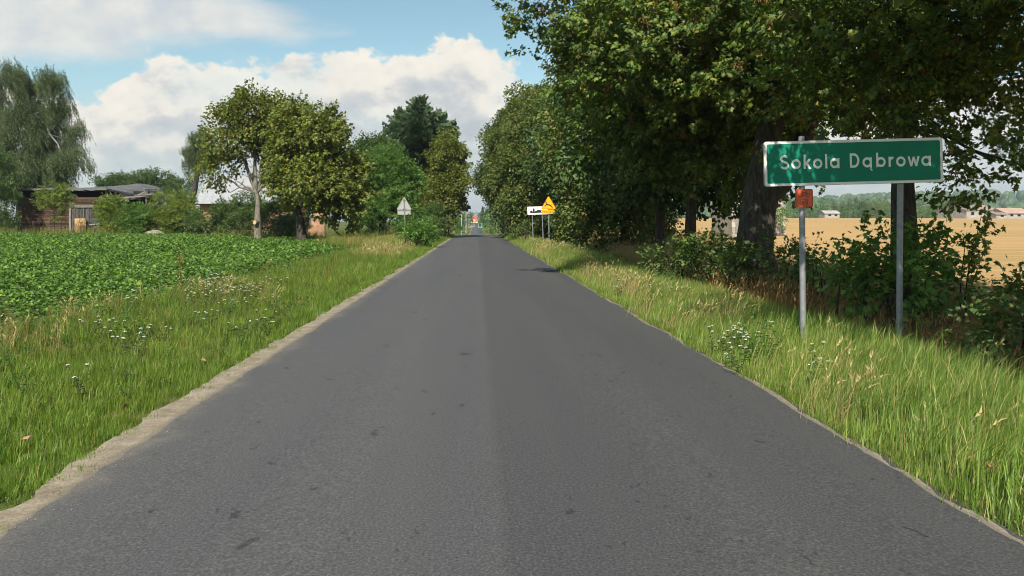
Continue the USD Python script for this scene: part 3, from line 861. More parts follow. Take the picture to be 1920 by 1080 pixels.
tree('maple_tree', 'maple with a slim grey trunk standing behind the right post of the green town sign', [((7.9, 13.2, 6.4), (3.6, 3.4, 2.7)), ((9.6, 13.0, 4.9), (2.2, 2.2, 1.5)), ((6.6, 12.8, 5.2), (1.7, 2, 1.2)), ((8, 14, 9), (3.2, 3.2, 2), .6), (P(1860, 300, 12), (.8, .8, .45)),
     (P(1640, 170, 13.2), (1.2, 1.4, .8))], (7.2, 13.4), b, .25, 'bark', 'maple', 'maple', 3.0, seed=50, seeds=.06, flare=1.3, sub=.75, size=(.6, 1.0))
b = up(8.6, 6.8, (8.6, 6.8, 1.5), (8.6, 6.8, 3.0), (8.5, 6.8, 4.2))
tree('maple_tree', 'maple nearest the camera whose crown hangs in from the upper right corner', [((7.9, 7.4, 6.9), (3.9, 3.6, 2.3)), ((8.4, 7.4, 9.2), (3.6, 3.6, 2.2), .7), ((4.9, 6.7, 6.6), (1.5, 1.9, 1.2)), ((5.2, 5.4, 7.4), (1.3, 1.6, 1.2)), ((5.0, 4.4, 5.6), (1.3, 1.5, 1.0)), ((4.7, 8.2, 6.6), (1.3, 1.5, 1.1)), ((3.55, 7.35, 4.85), (1.0, .6, .32), 1.6), ((4.9, 7.2, 4.9), (1.0, .8, .5)), ((6.4, 5.6, 5.8), (1.8, 2, 1.1)), ((7.6, 3.8, 6.4), (2.4, 2, 1.4)), ((5.6, 7.6, 6.0), (1.8, 2.0, 1.3)), ((9.3, 9.0, 5.0), (2, 2, 1.3))], (8.6, 6.8), b, .24, 'bark', 'maple', 'maple', 1.25, seed=60, seeds=.03, sub=.8, size=(1.0, 1.6))
AV = 'trees of the avenue on the right'
for i, (px, D, lab, rr_, zc, mt, r0) in enumerate([
        (1295, 26.5, 'shaded avenue tree with a dark straight trunk just beyond the huge maple', 3.9, 6.4, 'maple', .21),
        (1238, 33.0, 'second shaded avenue tree beyond the huge maple', 3.8, 6.2, 'dark', .24),
        (1172, 41.0, 'dark avenue tree whose trunk stands over the dry grass strip', 3.3, 6.6, 'lime', .27),
        (1102, 60.0, 'avenue tree directly behind the yellow deer sign', 4.4, 6.8, 'dark', .28)]):
    x = X(px, D)
    lb = [((x, D, zc), (rr_, rr_, 3.0)), ((x - 1.6, D - .5, zc - 1.5), (rr_ * .62, rr_ * .62, 1.7)), ((x + 1.8, D - .6, zc - 2.0), (rr_ * .6, rr_ * .6, 1.6)), ((x - .4, D, zc + 2.6), (rr_ * .75, rr_ * .75, 2.0)), ((x - .2, D - 1.8, zc - (1.5 if i < 2 else 2.6)), (rr_ * .62, 1.4, 1.3))]
    if i >= 2:
        lb += [((x - .2, D - .2, 1.7), (2.4, 1.6, 1.5))]
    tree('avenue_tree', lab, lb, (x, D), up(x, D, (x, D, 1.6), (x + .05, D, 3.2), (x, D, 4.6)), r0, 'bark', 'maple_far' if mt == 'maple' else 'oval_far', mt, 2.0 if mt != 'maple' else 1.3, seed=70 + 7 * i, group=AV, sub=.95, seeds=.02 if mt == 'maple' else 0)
for i, (lobes, px, D, lab, mt) in enumerate([
        ([E(1035, 265, 66, 90, 64), E(1080, 320, 60, 95, 63), E(1005, 340, 62, 80, 64), E(1045, 405, 62, 45, 63), E(1000, 235, 44, 68, 66), E(1000, 400, 40, 46, 64)], 1045, 64.0, 'tall rounded lime with leaves down to the grass behind the white village sign', 'lime'),
        ([E(972, 270, 44, 70, 76), E(1006, 232, 40, 66, 77), E(958, 335, 42, 72, 76), E(995, 390, 45, 50, 76), E(945, 260, 24, 40, 76)], 985, 76.0, 'tall lime with a pale green top, second from the gap over the road', 'lime'),
        ([E(938, 290, 24, 46, 90), E(932, 340, 26, 40, 90), E(955, 330, 36, 70, 90), E(911, 328, 12, 14, 88), E(962, 400, 28, 32, 90), E(938, 372, 14, 12, 89)], 950, 88.0, 'lime on the right whose branches reach over the far end of the near road', 'dark')]):
    x = X(px, D)
    tree('lime_tree', lab, lobes, (x, D), up(x, D, (x, D, 2), (x, D, 4.2), (x, D, 6)), .26, 'bark', 'oval_far', mt, 2.2, seed=110 + 9 * i, sub=.95)

# shrubs and saplings under the avenue
shrub('elder_bush', 'big leafy bush of maple saplings between the two posts of the town sign', [E(1690, 480, 95, 58, 12.4), E(1602, 518, 46, 36, 12.0), E(1765, 495, 60, 60, 12.5), E(1640, 535, 80, 36, 11.8), E(1720, 535, 80, 42, 12.0)], 'sapling', 'bright', 5, seed=150, stems=14, sub=.30, inner=.35, size=(.55, .95), lift=.5)
shrub('elder_bush', 'dark bush at the right edge of the picture beside the stubble', [E(1905, 590, 60, 60, 8.2), E(1880, 650, 60, 60, 8.0), E(1960, 600, 80, 90, 8.3)], 'sapling', 'dark', 9, seed=160, stems=9, sub=.26, inner=.35, lift=.5, size=(.4, .65))
t = thing('maple_sapling', 'thin single sapling leaning right out of the sign bush before the stubble', 'sapling', (X(1800, 12), 12, gz(X(1800, 12), 12)))
bp = np.array([X(1800, 12), 12, gz(X(1800, 12), 12)])
tips = [P(1840, 405, 12), P(1845, 470, 12), P(1812, 440, 12)]
m = MB()
for e in tips:
    m.tube([[0, 0, 0], (e - bp) * .5 + [-.04, 0, .05], e - bp], [.016, .011, .004], 5, cap=False)
m.build('stems', M['twig'], t)
rs = np.random.default_rng(5)
pp = np.vstack([bp + (e - bp) * s for e in tips for s in (.45, .6, .72, .84, .95, 1.0)])
instancer('foliage', [(s, M['maple']) for s in SPRAYS['sapling']], rs.integers(0, 2, len(pp)), pp - bp, quats(frames(rs.normal(size=(len(pp), 3)) + [.5, 0, .3], rs.normal(size=len(pp)) * .5)), rs.uniform(.5, .8, len(pp)), t)
for i, (px, py, rx_, ry_, D, lab) in enumerate([
        (1250, 468, 38, 34, 20.5, 'shaded low bush left of the huge maple, at the edge of the shadow'), (1325, 455, 48, 40, 19.6, 'shaded low bush under the avenue trees, left of the huge maple trunk'),
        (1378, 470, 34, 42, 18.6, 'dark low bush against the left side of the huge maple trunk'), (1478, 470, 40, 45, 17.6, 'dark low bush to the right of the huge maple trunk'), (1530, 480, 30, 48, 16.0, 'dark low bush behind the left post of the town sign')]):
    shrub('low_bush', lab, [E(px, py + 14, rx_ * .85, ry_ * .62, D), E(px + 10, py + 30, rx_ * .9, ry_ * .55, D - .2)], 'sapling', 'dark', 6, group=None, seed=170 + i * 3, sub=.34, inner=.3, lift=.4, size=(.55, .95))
shrub('bramble', 'spiky dark plant at the foot of the white village sign', [E(985, 432, 12, 12, 56)], 'small', 'dark', 3, seed=190, sub=.25)
for i, (px, py, rx_, ry_, D, lab) in enumerate([(1146, 408, 50, 30, 56, 'round green bush right of the yellow deer sign'), (1080, 412, 40, 32, 58, 'round green bush just behind the pole of the yellow deer sign'), (1215, 408, 40, 26, 44, 'green bush at the edge of the stubble between two dark trunks')]):
    shrub('hedge_bush', lab, [E(px, py, rx_, ry_, D), E(px - rx_ * .5, py + 8, rx_ * .6, ry_ * .7, D - .5)], 'oval', 'dark', 3.6, seed=200 + i * 3, sub=.5)

# ------------------------------------------------------------------ trees and bushes on the left
D = 88
birch = [E(75, 175, 55, 55, D), E(40, 260, 60, 80, D), E(105, 250, 48, 60, D), E(20, 180, 40, 70, D), E(118, 300, 38, 45, D - 1), E(60, 320, 70, 45, D - 1), E(-30, 260, 50, 100, D)]
x = X(35, D)
tree('birch_tree', 'tall weeping birch with hanging silvery foliage behind the old barn', birch, (x, D), up(x, D, (x + .3, D, 4), P(48, 260, D), P(62, 180, D)), .30, 'birch_bark', 'birch', 'birch', 1.3, seed=220, hang=True, sub=1.15, size=(.9, 1.6), inner=.3, tilt=.2)
D = 97
birch2 = [E(372, 262, 22, 26, D), E(362, 300, 18, 34, D), E(388, 280, 22, 40, D)]
x = X(352, D)
tree('birch_tree', 'small wispy birch with a thick dark leaning stub of a trunk beside the pale roof', birch2, (x, D), up(x, D, P(352, 395, D), P(366, 350, D), P(374, 300, D)), .55, 'bark', 'birch', 'birch', 2.0, seed=230, hang=True, sub=.8, inner=.3, tilt=.2, limb_start=P(372, 330, D))
shrub('leafy_tree', 'dark green leafy tree at the left picture edge before the barn corner', [E(2, 390, 18, 56, 71), E(-10, 330, 22, 50, 72), E(8, 425, 18, 24, 70)], 'oval', 'dark', 4.5, cat='tree', seed=240, sub=.6)
D = 71
shrub('sapling_tree', 'young yellow-green tree growing against the log wall of the barn', [E(100, 366, 20, 13, D), E(114, 378, 14, 13, D), E(80, 378, 9, 9, D), E(124, 358, 8, 6, D), E(105, 400, 8, 10, D)], 'oval', 'bush', 5.5, cat='tree', seed=250, sub=.36, size=(.6, 1.0), inner=.15)
for i, (lb, mt, lab) in enumerate([
        ([E(212, 398, 26, 22, 69.5), E(198, 385, 14, 10, 69.5), E(220, 420, 28, 18, 69)], 'yellow', 'sunny yellow-green bush covering the right part of the barn doors'),
        ([E(264, 404, 28, 18, 69.5), E(252, 420, 34, 18, 69)], 'bright', 'green bush below the bare rafters of the collapsed barn'),
        ([E(325, 385, 34, 24, 70), E(340, 410, 36, 28, 69.5), E(310, 420, 30, 18, 69)], 'yellow', 'bush with yellowing leaves between the barn ruin and the pale roof'),
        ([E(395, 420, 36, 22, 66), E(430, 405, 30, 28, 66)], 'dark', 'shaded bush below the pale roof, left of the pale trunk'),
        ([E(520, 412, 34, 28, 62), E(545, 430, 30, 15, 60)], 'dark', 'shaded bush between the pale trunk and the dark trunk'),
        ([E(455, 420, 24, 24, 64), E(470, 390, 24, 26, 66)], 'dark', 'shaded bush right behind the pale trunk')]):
    shrub('field_bush', lab, lb, 'oval', 'bush' if mt == 'yellow' else mt, 5.0, seed=260 + 3 * i, sub=.42, stems=9, size=(.7, 1.1), inner=.15)
for i, (lb, lab) in enumerate([([E(215, 352, 34, 16, 118), E(240, 345, 28, 14, 118)], 'low dark tree crown showing above the barn roof'), ([E(300, 350, 34, 20, 120), E(275, 345, 24, 14, 120)], 'wide green tree crown behind the collapsed barn roof'),
                               ([E(338, 358, 22, 18, 112)], 'green tree crown left of the leaning birch stub')]):
    c = lb[0][0]
    tree('background_tree', lab, lb, (c[0], c[1]), up(c[0], c[1], (c[0], c[1], 2), (c[0], c[1], 4)), .2, 'bark', 'oval_far', 'dark', 2.0, seed=290 + 5 * i, sub=1.0)
D = 55
lime = [E(478, 218, 48, 36, D), E(430, 262, 34, 50, D), E(410, 314, 24, 22, D), E(530, 255, 36, 55, D + 1), E(545, 320, 30, 40, D + .5), E(528, 300, 24, 46, D + 1), E(522, 222, 34, 32, D)]
x = X(484, D)
tree('lime_tree', 'lime with a pale bare trunk and sky showing through its crown', lime, (x, D), up(x, D, P(483, 410, D), P(484, 380, D), P(480, 350, D)), .27, 'pale_bark', 'oval_far', 'yellow', 2.2, seed=300, sub=.6, inner=.15, limb_r=1.35,
     limb_to=[P(478, 220, D), P(430, 265, D), P(412, 330, D), P(530, 250, D + 1), P(500, 280, D), P(455, 300, D), P(520, 320, D), P(465, 250, D), P(445, 340, D)], flare=1.15)
lt = stage.GetPrimAtPath('/World/lime_tree_003')
lo_ = np.array([x, D, gz(x, D) - .05])
a = P(484, 416, D - .05)
e = P(477.5, 417, D - .45)
MB().tube([a, e], [.16, .15], 10).build('cut_stub', M['pale_bark'], lt, offset=lo_)
MB().tube([e, e + [-.004, -.012, 0]], [.14, .14], 10).build('cut_face', M['wood_new'], lt, offset=lo_)
D = 51
dk = [E(582, 262, 66, 58, D), E(630, 310, 42, 62, D), E(560, 320, 46, 60, D), E(622, 372, 44, 40, D - .3), E(555, 230, 36, 36, D), E(648, 360, 26, 46, D), E(585, 345, 60, 30, D - 1.2), E(600, 245, 36, 30, D - .5), E(648, 402, 24, 26, D - .3), E(535, 345, 26, 34, D), E(655, 330, 24, 40, D)]
x = X(568, D)
tree('maple_tree', 'dense round maple with a dark leaning trunk beside the brick ruin', dk, (x, D), up(x, D, P(563, 415, D), P(556, 385, D), P(560, 350, D)), .33, 'bark', 'maple_far', 'yellow', 2.4, seed=310, sub=.8)
D = 60
wn = [E(715, 345, 40, 54, D), E(688, 330, 32, 42, D), E(752, 352, 32, 54, D), E(715, 405, 60, 28, D - .5), E(690, 385, 30, 36, D), E(776, 405, 24, 26, D), E(730, 302, 28, 22, D), E(772, 345, 18, 32, D)]
x = X(715, D)
tree('walnut_tree', 'broad bright green walnut with leaves to the ground behind the triangular sign back', wn, (x, D), up(x, D, (x, D, 1.5), (x, D, 3), (x, D, 4)), .2, 'bark', 'oval', 'bright', 4.6, seed=320, sub=.62, size=(.6, 1.0))
for i, (lb, lab) in enumerate([([E(695, 278, 22, 14, 80), E(680, 300, 24, 20, 80)], 'dark tree top peeping out between the round maple and the walnut'), ([E(720, 285, 20, 16, 78), E(700, 310, 24, 24, 78)], 'low dark tree in front of the tallest spruce')]):
    c = lb[0][0]
    tree('background_tree', lab, lb, (c[0], c[1]), up(c[0], c[1], (c[0], c[1], 3), (c[0], c[1], 5)), .2, 'bark', 'oval_far', 'dark', 2.2, seed=330 + 5 * i, sub=.8)


def spruce(label, px, py, D, half, seed, group=None, z0=1.0, lean=0.0):
    """Whorls of drooping branches up a straight trunk."""
    r = np.random.default_rng(seed)
    x, top = X(px, D), Z(py, D)
    b0 = gz(x, D)
    t = thing('spruce_tree', label, 'tree', (x, D, b0), group=group)
    H = top - b0
    MB().tube([[0, 0, -.1], [lean * .5, 0, H * .5], [lean, 0, H]], [.22, .14, .02], 8).build('trunk', M['bark'], t, smooth=60)
    R = half * D / F
    Pp, Q, S = [], [], []
    z = z0
    while z < H - .15:
        k = (H - z) / (H - z0)
        ln = R * min(k ** .85, .62) * r.uniform(.7, 1.15) + .12
        n = int(9 + 7 * k)
        for q in range(n):
            az = r.uniform(0, 6.283)
            el = np.interp(k, [0, .35, 1], [.9, .18, -.18]) + r.normal() * .1
            Pp.append([lean * z / H, 0, z + r.normal() * .12])
            Q.append([np.cos(az) * np.cos(el), np.sin(az) * np.cos(el), np.sin(el)])
            S.append(ln * r.uniform(.65, 1.15))
        z += np.interp(k, [0, 1], [.18, .42])
    n = len(Pp)
    instancer('crown', [(spruce_branch(seed + i), M['spruce']) for i in range(2)], r.integers(0, 2, n), Pp, quats(frames(np.array(Q), r.normal(size=n) * .15)), S, t)


spruce('tallest spruce rising above the walnut left of the road', 787, 180, 85, 128, 340, z0=5)
spruce('spruce with the left tip of the group above the walnut', 752, 202, 86, 112, 341, z0=4)
spruce('spruce with the right tip of the group above the yellowing lime', 822, 206, 88, 84, 342, z0=6)
D = 79
yl = [E(842, 300, 20, 38, D), E(854, 342, 16, 34, D), E(832, 370, 20, 40, D), E(868, 338, 9, 12, D - .5), E(835, 268, 12, 16, D + 1), E(836, 402, 12, 24, D), E(815, 380, 20, 40, D + 1.5), E(812, 330, 16, 30, D + 2)]
x = X(838, D)
tree('lime_tree', 'yellowing lime leaning over the road edge beside the spruces', yl, (x, D), up(x, D, (x, D, 2), (x, D, 4), (x + .2, D, 6)), .25, 'bark', 'oval_far', 'yellow', 2.4, seed=350, sub=.8)
shrub('roadside_bush', 'dark bush under the yellowing lime at the left road edge', [E(812, 412, 22, 24, 76), E(798, 430, 18, 12, 72)], 'oval', 'dark', 6, seed=360, sub=.55, size=(.6, 1))
shrub('roadside_bush', 'green leafy bush at the foot of the triangular sign back', [E(785, 440, 20, 14, 49), E(765, 436, 18, 10, 50), E(800, 436, 12, 12, 49)], 'oval', 'bright', 5, seed=363, sub=.35)
shrub('roadside_bush', 'rounded green bush beyond the crest on the left verge of the far road', [E(850, 424, 16, 14, 240), E(840, 410, 14, 20, 245)], 'clump', 'bright', .35, seed=366, sub=1.2, size=(.35, .6))

# ------------------------------------------------------------------ trees along the far road and the horizon
FAR = [(856, 412, 12, 20, 300, 'bright', 'olive roadside tree beyond the crest, left of the utility poles'), (868, 410, 8, 24, 420, 'dark', 'dark tree behind the utility poles on the left of the far road'),
       (880, 414, 6, 14, 640, 'dark', 'small tree at the left of the red roofed house'), (920, 414, 12, 26, 300, 'bright', 'light green tree on the right of the far road'), (934, 418, 16, 22, 230, 'bright', 'bushy green tree where the far road comes out of the dip, right side'),
       (912, 412, 8, 20, 450, 'dark', 'dark tree on the right of the far road before the conifer'), (944, 410, 18, 30, 200, 'dark', 'shaded tree behind the overhanging lime on the right')]
for i, (px, py, rx_, ry_, D, mt, lab) in enumerate(FAR):
    c, rad = E(px, py, rx_, ry_, D)
    g0 = gz(c[0], D)
    c[2] = max(c[2], g0 + rad[2] * .75)
    tree('far_tree', lab, [(c, rad), (c + [rad[0] * .4, 0, -rad[2] * .35], rad * .7)], (c[0], D), [np.array([c[0], D, g0 - .1]), np.array([c[0], D, (g0 + c[2]) / 2]), c], .25, 'bark', 'clump', mt, .16, seed=400 + 5 * i, sub=max(1.4, rad.mean() * .35), size=(.4, .7))
spruce('pointed dark conifer right of the far road beside the red house', 905, 386, 560, 9, 430, z0=.5)
spruce('second pointed conifer right of the far road, farther right', 911, 392, 520, 10, 431, z0=.5)
for i, (px, py, D, w) in enumerate([(884, 405, 800, 14), (893, 401, 820, 16), (902, 404, 810, 14)]):
    c, rad = E(px, py + 6, w / 1.6, 9, D)
    tree('far_tree', ['leftmost dark tree behind the red roof at the end of the road', 'middle dark tree standing right above the red roof', 'rightmost dark tree behind the red roof at the end of the road'][i], [(c, rad)], (c[0], D), [np.array([c[0], D, gz(c[0], D)]), c - [0, 0, 2], c], .3, 'bark', 'clump', 'dark', .12, seed=440 + i, sub=1.8, size=(.5, .8))
# tree belt across the stubble field
r = np.random.default_rng(450)
belt = [(px, 405 - r.uniform(14, 30), r.uniform(14, 28), r.uniform(410, 560)) for px in np.arange(1380, 1840, 17)] + [(1785, 378, 22, 400), (1765, 384, 18, 402), (1600, 376, 20, 430), (1650, 380, 20, 430)]
for i, (px, py, rx_, D) in enumerate(belt):
    x, g0 = X(px, D), gz(X(px, D), D)
    top = Z(py, D)
    h = max(3.0, top - g0)
    c = np.array([x, D, g0 + h * .52])
    rad = np.array([rx_ * D / F, rx_ * D / F, h * .5])
    tone = ['dark', 'bright', 'dark', 'lime'][i % 4]
    tree('field_edge_tree', 'green tree in the belt along the far edge of the stubble field', [(c, rad)], (x, D), [np.array([x, D, g0 - .1]), np.array([x, D, g0 + h * .3]), c], .2, 'bark', 'clump', tone, .14, group='tree belt along the far edge of the stubble field', seed=460 + i, sub=max(1.3, rad.mean() * .4), size=(.35, .65))
# forest on the hills: one far-off mass
n = 2500
hx, hy = r.uniform(150, 2100, n), r.uniform(1150, 2100, n)
keep = (hill(hx, hy) > 2.5) | (r.random(n) < .35)
hx, hy = hx[keep], hy[keep]
hz = ground(hx, hy)


def crown_lump(seed):
    r = np.random.default_rng(seed)
    m = trimesh.creation.icosphere(1, 1.0)
    d = 1 + .55 * (meshkit.fbm(m.vertices * 2.2 + seed, 4, seed) - .5)
    v = m.vertices * d[:, None] * [1, 1, 1.35]
    return v, m.faces, np.clip(meshkit.noise(v * 3, seed), 0, 1)


tag(instancer('hill_forest', [(crown_lump(3), M['dark']), (crown_lump(4), M['dark'])], r.integers(0, 2, len(hx)), np.stack([hx, hy, hz + 6], 1), quats(rotz(r.uniform(0, 6.28, len(hx)))), r.uniform(6, 11, len(hx))), 'dark wooded ridge on the horizon beyond the stubble field', 'forest', kind='stuff')

#@@GRASS
# ------------------------------------------------------------------ grass, crops, flowers
def scatter(name, label, cat, protos, areas, seed, size=(.8, 1.2), turn=3.14, where=None, big=None, sink=0.0):
    """areas: (x0, x1, y0, y1, number per square metre, size). x0 and x1 may be functions of y."""
    r = np.random.default_rng(seed)
    P_, S = [], []
    for x0, x1, y0, y1, den, sz in areas:
        f0, f1 = (x0 if callable(x0) else (lambda y, c=x0: c + 0 * y)), (x1 if callable(x1) else (lambda y, c=x1: c + 0 * y))
        n = int(np.mean(np.abs(f1(np.linspace(y0, y1, 20)) - f0(np.linspace(y0, y1, 20)))) * (y1 - y0) * den)
        y = r.uniform(y0, y1, n)
        x = f0(y) + (f1(y) - f0(y)) * r.random(n)
        P_.append(np.stack([x, y], 1))
        S.append(np.full(n, sz) * r.uniform(*size, n))
    p, s = np.vstack(P_), np.concatenate(S)
    if where is not None:
        w = where(p[:, 0], p[:, 1])
        keep = r.random(len(p)) < w
        p, s, w = p[keep], s[keep], w[keep]
    if big is not None:
        s = s * big(p[:, 0], p[:, 1])
    z = ground(p[:, 0], p[:, 1]) - sink
    n = len(p)
    o = instancer(name, protos, r.integers(0, len(protos), n), np.column_stack([p, z]), quats(rotz(r.uniform(-turn, turn, n))), s)
    return tag(o, label, cat, kind='stuff')


nz = lambda x, y, sc, seed: meshkit.fbm(np.stack([np.asarray(x) * sc, np.asarray(y) * sc, 0 * np.asarray(x)], -1), 3, seed)
edge_l = lambda y: LE - .27 + .26 * wob(y, .5, 10) + .20 * wob(y, 3.5, 11)
edge_r = lambda y: RE + .06 + .16 * wob(y, .8, 5) * np.clip(1 - y / 160, .3, 1)
crop_edge = lambda y: np.interp(y, [6, 11, 17, 28, 40, 48, 60], [-6.9, -6.4, -5.9, -5.8, -6.0, -7.5, -12])
G = M['grass']
short = [(tuft(s, 34, .17, .07, .03, .0055, .05, .8), G) for s in (1, 2, 3)]
middle = [(tuft(s, 28, .27, .10, .05, .0060, .08, 1.1), G) for s in (4, 5, 6)]
# left verge
scatter('verge_grass', 'short green grass of the left verge between sand and crops', 'grass', short,
        [(lambda y: edge_l(y) - .55, edge_l, 3.0, 9, 95, .8), (lambda y: edge_l(y) - .55, edge_l, 9, 22, 55, .95), (lambda y: edge_l(y) - .55, edge_l, 22, 60, 20, 1.3), (lambda y: edge_l(y) - .7, edge_l, 60, 96, 9, 1.7),
         (lambda y: edge_l(y) - 2.2, lambda y: edge_l(y) - .4, 3, 9, 80, .9), (lambda y: edge_l(y) - 3.8, lambda y: edge_l(y) - 2.2, 4, 9, 45, 1.05)], 500)
scatter('meadow_grass', 'taller green grass of the left verge up to the crop edge', 'grass', middle,
        [(lambda y: np.maximum(crop_edge(y) - .3, -9), lambda y: edge_l(y) - .45, 4, 10, 34, .85), (lambda y: crop_edge(y) - .3, lambda y: edge_l(y) - .45, 10, 22, 30, 1.0), (lambda y: crop_edge(y) - .3, lambda y: edge_l(y) - .45, 22, 48, 15, 1.2),
         (-14, lambda y: edge_l(y) - .45, 48, 70, 5, 1.7), (-12, lambda y: edge_l(y) - .45, 70, 96, 3.5, 1.9)], 501,
        big=lambda x, y: .45 + .85 * nz(x, y, .55, 60) + .10 * sstep(2.9, 4.8, -x))
# right verge
LU = M['lush']
lush = [(tuft(s, 35, .39, .10, .27, .0048, .07, 1.0), LU) for s in (7, 8, 9)]
low = [(tuft(s, 32, .18, .07, .08, .0055, .10, .8), LU) for s in (10, 11)]
scatter('short_verge_grass', 'short grass along the right road edge', 'grass', low,
        [(edge_r, lambda y: edge_r(y) + .45, 3, 10, 95, .85), (edge_r, lambda y: edge_r(y) + .45, 10, 25, 50, 1.0), (edge_r, lambda y: edge_r(y) + .5, 25, 60, 18, 1.4), (edge_r, lambda y: edge_r(y) + .6, 60, 96, 8, 1.8)], 502, turn=.9)
scatter('lush_verge_grass', 'tall lush windblown grass of the right verge', 'grass', lush,
        [(lambda y: edge_r(y) + .22, 5.6, 2.6, 8, 62, .95), (lambda y: edge_r(y) + .25, 5.4, 8, 15, 42, 1.0), (lambda y: edge_r(y) + .3, 5.2, 15, 30, 20, 1.05), (lambda y: edge_r(y) + .3, 6.5, 30, 60, 8, 1.35), (lambda y: edge_r(y) + .3, 7.5, 60, 96, 3.5, 1.8)], 503, turn=.9,
        big=lambda x, y: .75 + .55 * nz(x, y, .7, 61))
DR = M['dry']
drygrass = [(tuft(s, 22, .38, .08, .28, .0038, .5, .8, .18), DR) for s in (12, 13)]


def dry_patch(x, y):
    a = np.exp(-(((x - edge_r(y)) - .45) / .38) ** 2) * sstep(.50, .62, nz(x, y, .45, 62)) * .75                 # strip along the road edge
    b = sstep(.66, .76, nz(x, y, .30, 63)) * .4
    c = np.exp(-((x - X(1040, 40)) / .8) ** 2 - ((y - 40) / 8) ** 2) * .9
    d = np.exp(-((x - 3.25) / .3) ** 2 - ((y - 18) / 4) ** 2) * .9 + np.exp(-((x - 3.2) / .3) ** 2 - ((y - 7.2) / 1.0) ** 2) * .5 + np.exp(-((x - 3.6) / .35) ** 2 - ((y - 5.2) / .6) ** 2) * .5
    return np.clip(a + b + c + d, 0, 1)


scatter('dry_verge_grass', 'straw coloured dry grass patches in the right verge', 'grass', drygrass,
        [(edge_r, 5.2, 3, 10, 34, .9), (edge_r, 5.2, 10, 30, 18, 1.0), (edge_r, 6.5, 30, 60, 6, 1.3)], 504, turn=.8, where=dry_patch)
rust = [(tuft(s, 20, .55, .09, .20, .0050, .45, .6, .5), M['rust']) for s in (14, 15)]
scatter('rusty_grass', 'tall brown dead grass in the shade under the avenue', 'grass', rust,
        [(5.0, 9.2, 6.5, 14, 26, .85), (4.9, 9.0, 14, 30, 14, 1.05)], 505, turn=.9, where=lambda x, y: sstep(4.9, 5.7, x + .9 * (nz(x, y, .8, 64) - .5)))
tanhead = [(tuft(s, 30, .62, .10, -.28, .0050, .6, .6, .8), DR) for s in (16, 17)]
scatter('wild_oat_grass', 'tall nodding straw coloured grass on the bank before the stubble field', 'grass', tanhead,
        [(6.2, 10.5, 28, 40, 5, 1.05), (7.0, 13, 40, 60, 2.5, 1.4)], 506, turn=.5)
scatter('green_bank_grass', 'olive grass on the bank right of the yellow deer sign', 'grass', middle, [(3.4, 8.5, 28, 60, 11, 1.5)], 507)
scatter('sand_edge_tufts', 'sparse small grass tufts creeping onto the sandy edge', 'grass', short, [(lambda y: edge_l(y) - .02, lambda y: edge_l(y) + .20, 3, 12, 26, .5), (lambda y: edge_l(y) - .02, lambda y: edge_l(y) + .20, 12, 40, 8, .7), (lambda y: edge_r(y) - .04, lambda y: edge_r(y) + .08, 3, 25, 60, .6)], 512, sink=-.03)
scatter('verge_weeds', 'small dark leafy weeds scattered in the left verge grass', 'weeds', [(weed_plant(s, 24, .22, .05), M['dark']) for s in (37, 38)] + [(weed_plant(39, 22, .2, .045), M['bright']), (weed_plant(40, 22, .24, .04), M['yellow'])], [(lambda y: crop_edge(y), lambda y: edge_l(y) - .3, 4, 12, 9, .9), (lambda y: crop_edge(y), lambda y: edge_l(y) - .3, 12, 45, 4, 1.1)], 513)
scatter('tan_dead_grass', 'dry tan grass and stalks between the crop and the meadow', 'grass', drygrass, [(lambda y: crop_edge(y) - .3, lambda y: crop_edge(y) + 2.2, 9, 19, 7, .9), (lambda y: crop_edge(y) + .5, lambda y: edge_l(y) - .8, 34, 60, 3, 1.3)], 514, where=lambda x, y: sstep(.48, .62, nz(x, y, .5, 68)))
# crops
crops = [(crop_plant(s, 13, .36), M['crop']) for s in (20, 21, 22, 23)]
scatter('leaf_crop', 'broad leaved green crop covering the field on the left', 'crop', crops,
        [(lambda y: np.maximum(-1.05 * y, -18) , lambda y: crop_edge(y) + .15, 7, 16, 17, .85), (lambda y: -.80 * y - 1, lambda y: crop_edge(y) + .1, 16, 34, 11, .9), (lambda y: -.68 * y - 2, lambda y: crop_edge(y), 34, 69, 5.2, 1.1)], 508,
        big=lambda x, y: (.80 + .45 * nz(x, y, .35, 66)) * (.5 + .5 * sstep(0, 1.8, crop_edge(y) - x)))
# rough weeds between crop and meadow, and along the field's far edge
weeds = [(weed_plant(s), M['bright']) for s in (30, 31)] + [(weed_plant(s, size=.05), M['yellow']) for s in (32, 35)] + [(weed_plant(36, size=.04), M['rust'])]
scatter('mixed_weeds', 'mixed leafy weeds between the crop and the meadow grass', 'weeds', weeds,
        [(lambda y: crop_edge(y) - .5, lambda y: crop_edge(y) + 2.2, 6, 20, 15, .62), (lambda y: crop_edge(y) - .5, lambda y: crop_edge(y) + 2.0, 20, 48, 7, .8), (lambda y: -.6 * y - 4, -8, 66, 71, 3, 1.6)], 509)
scatter('pale_tall_grass', 'pale feathery grass along the far edge of the crop field', 'grass', [(tuft(s, 30, .9, .14, .1, .010, .35, .6, .5), G) for s in (33, 34)], [(-44, -29, 66, 70, 1.6, 1.0), (-20, -9, 58, 66, 1.4, .9), (-9, -4.2, 44, 56, 5, .8)], 510, turn=1.0)

yarrow_parts = {}


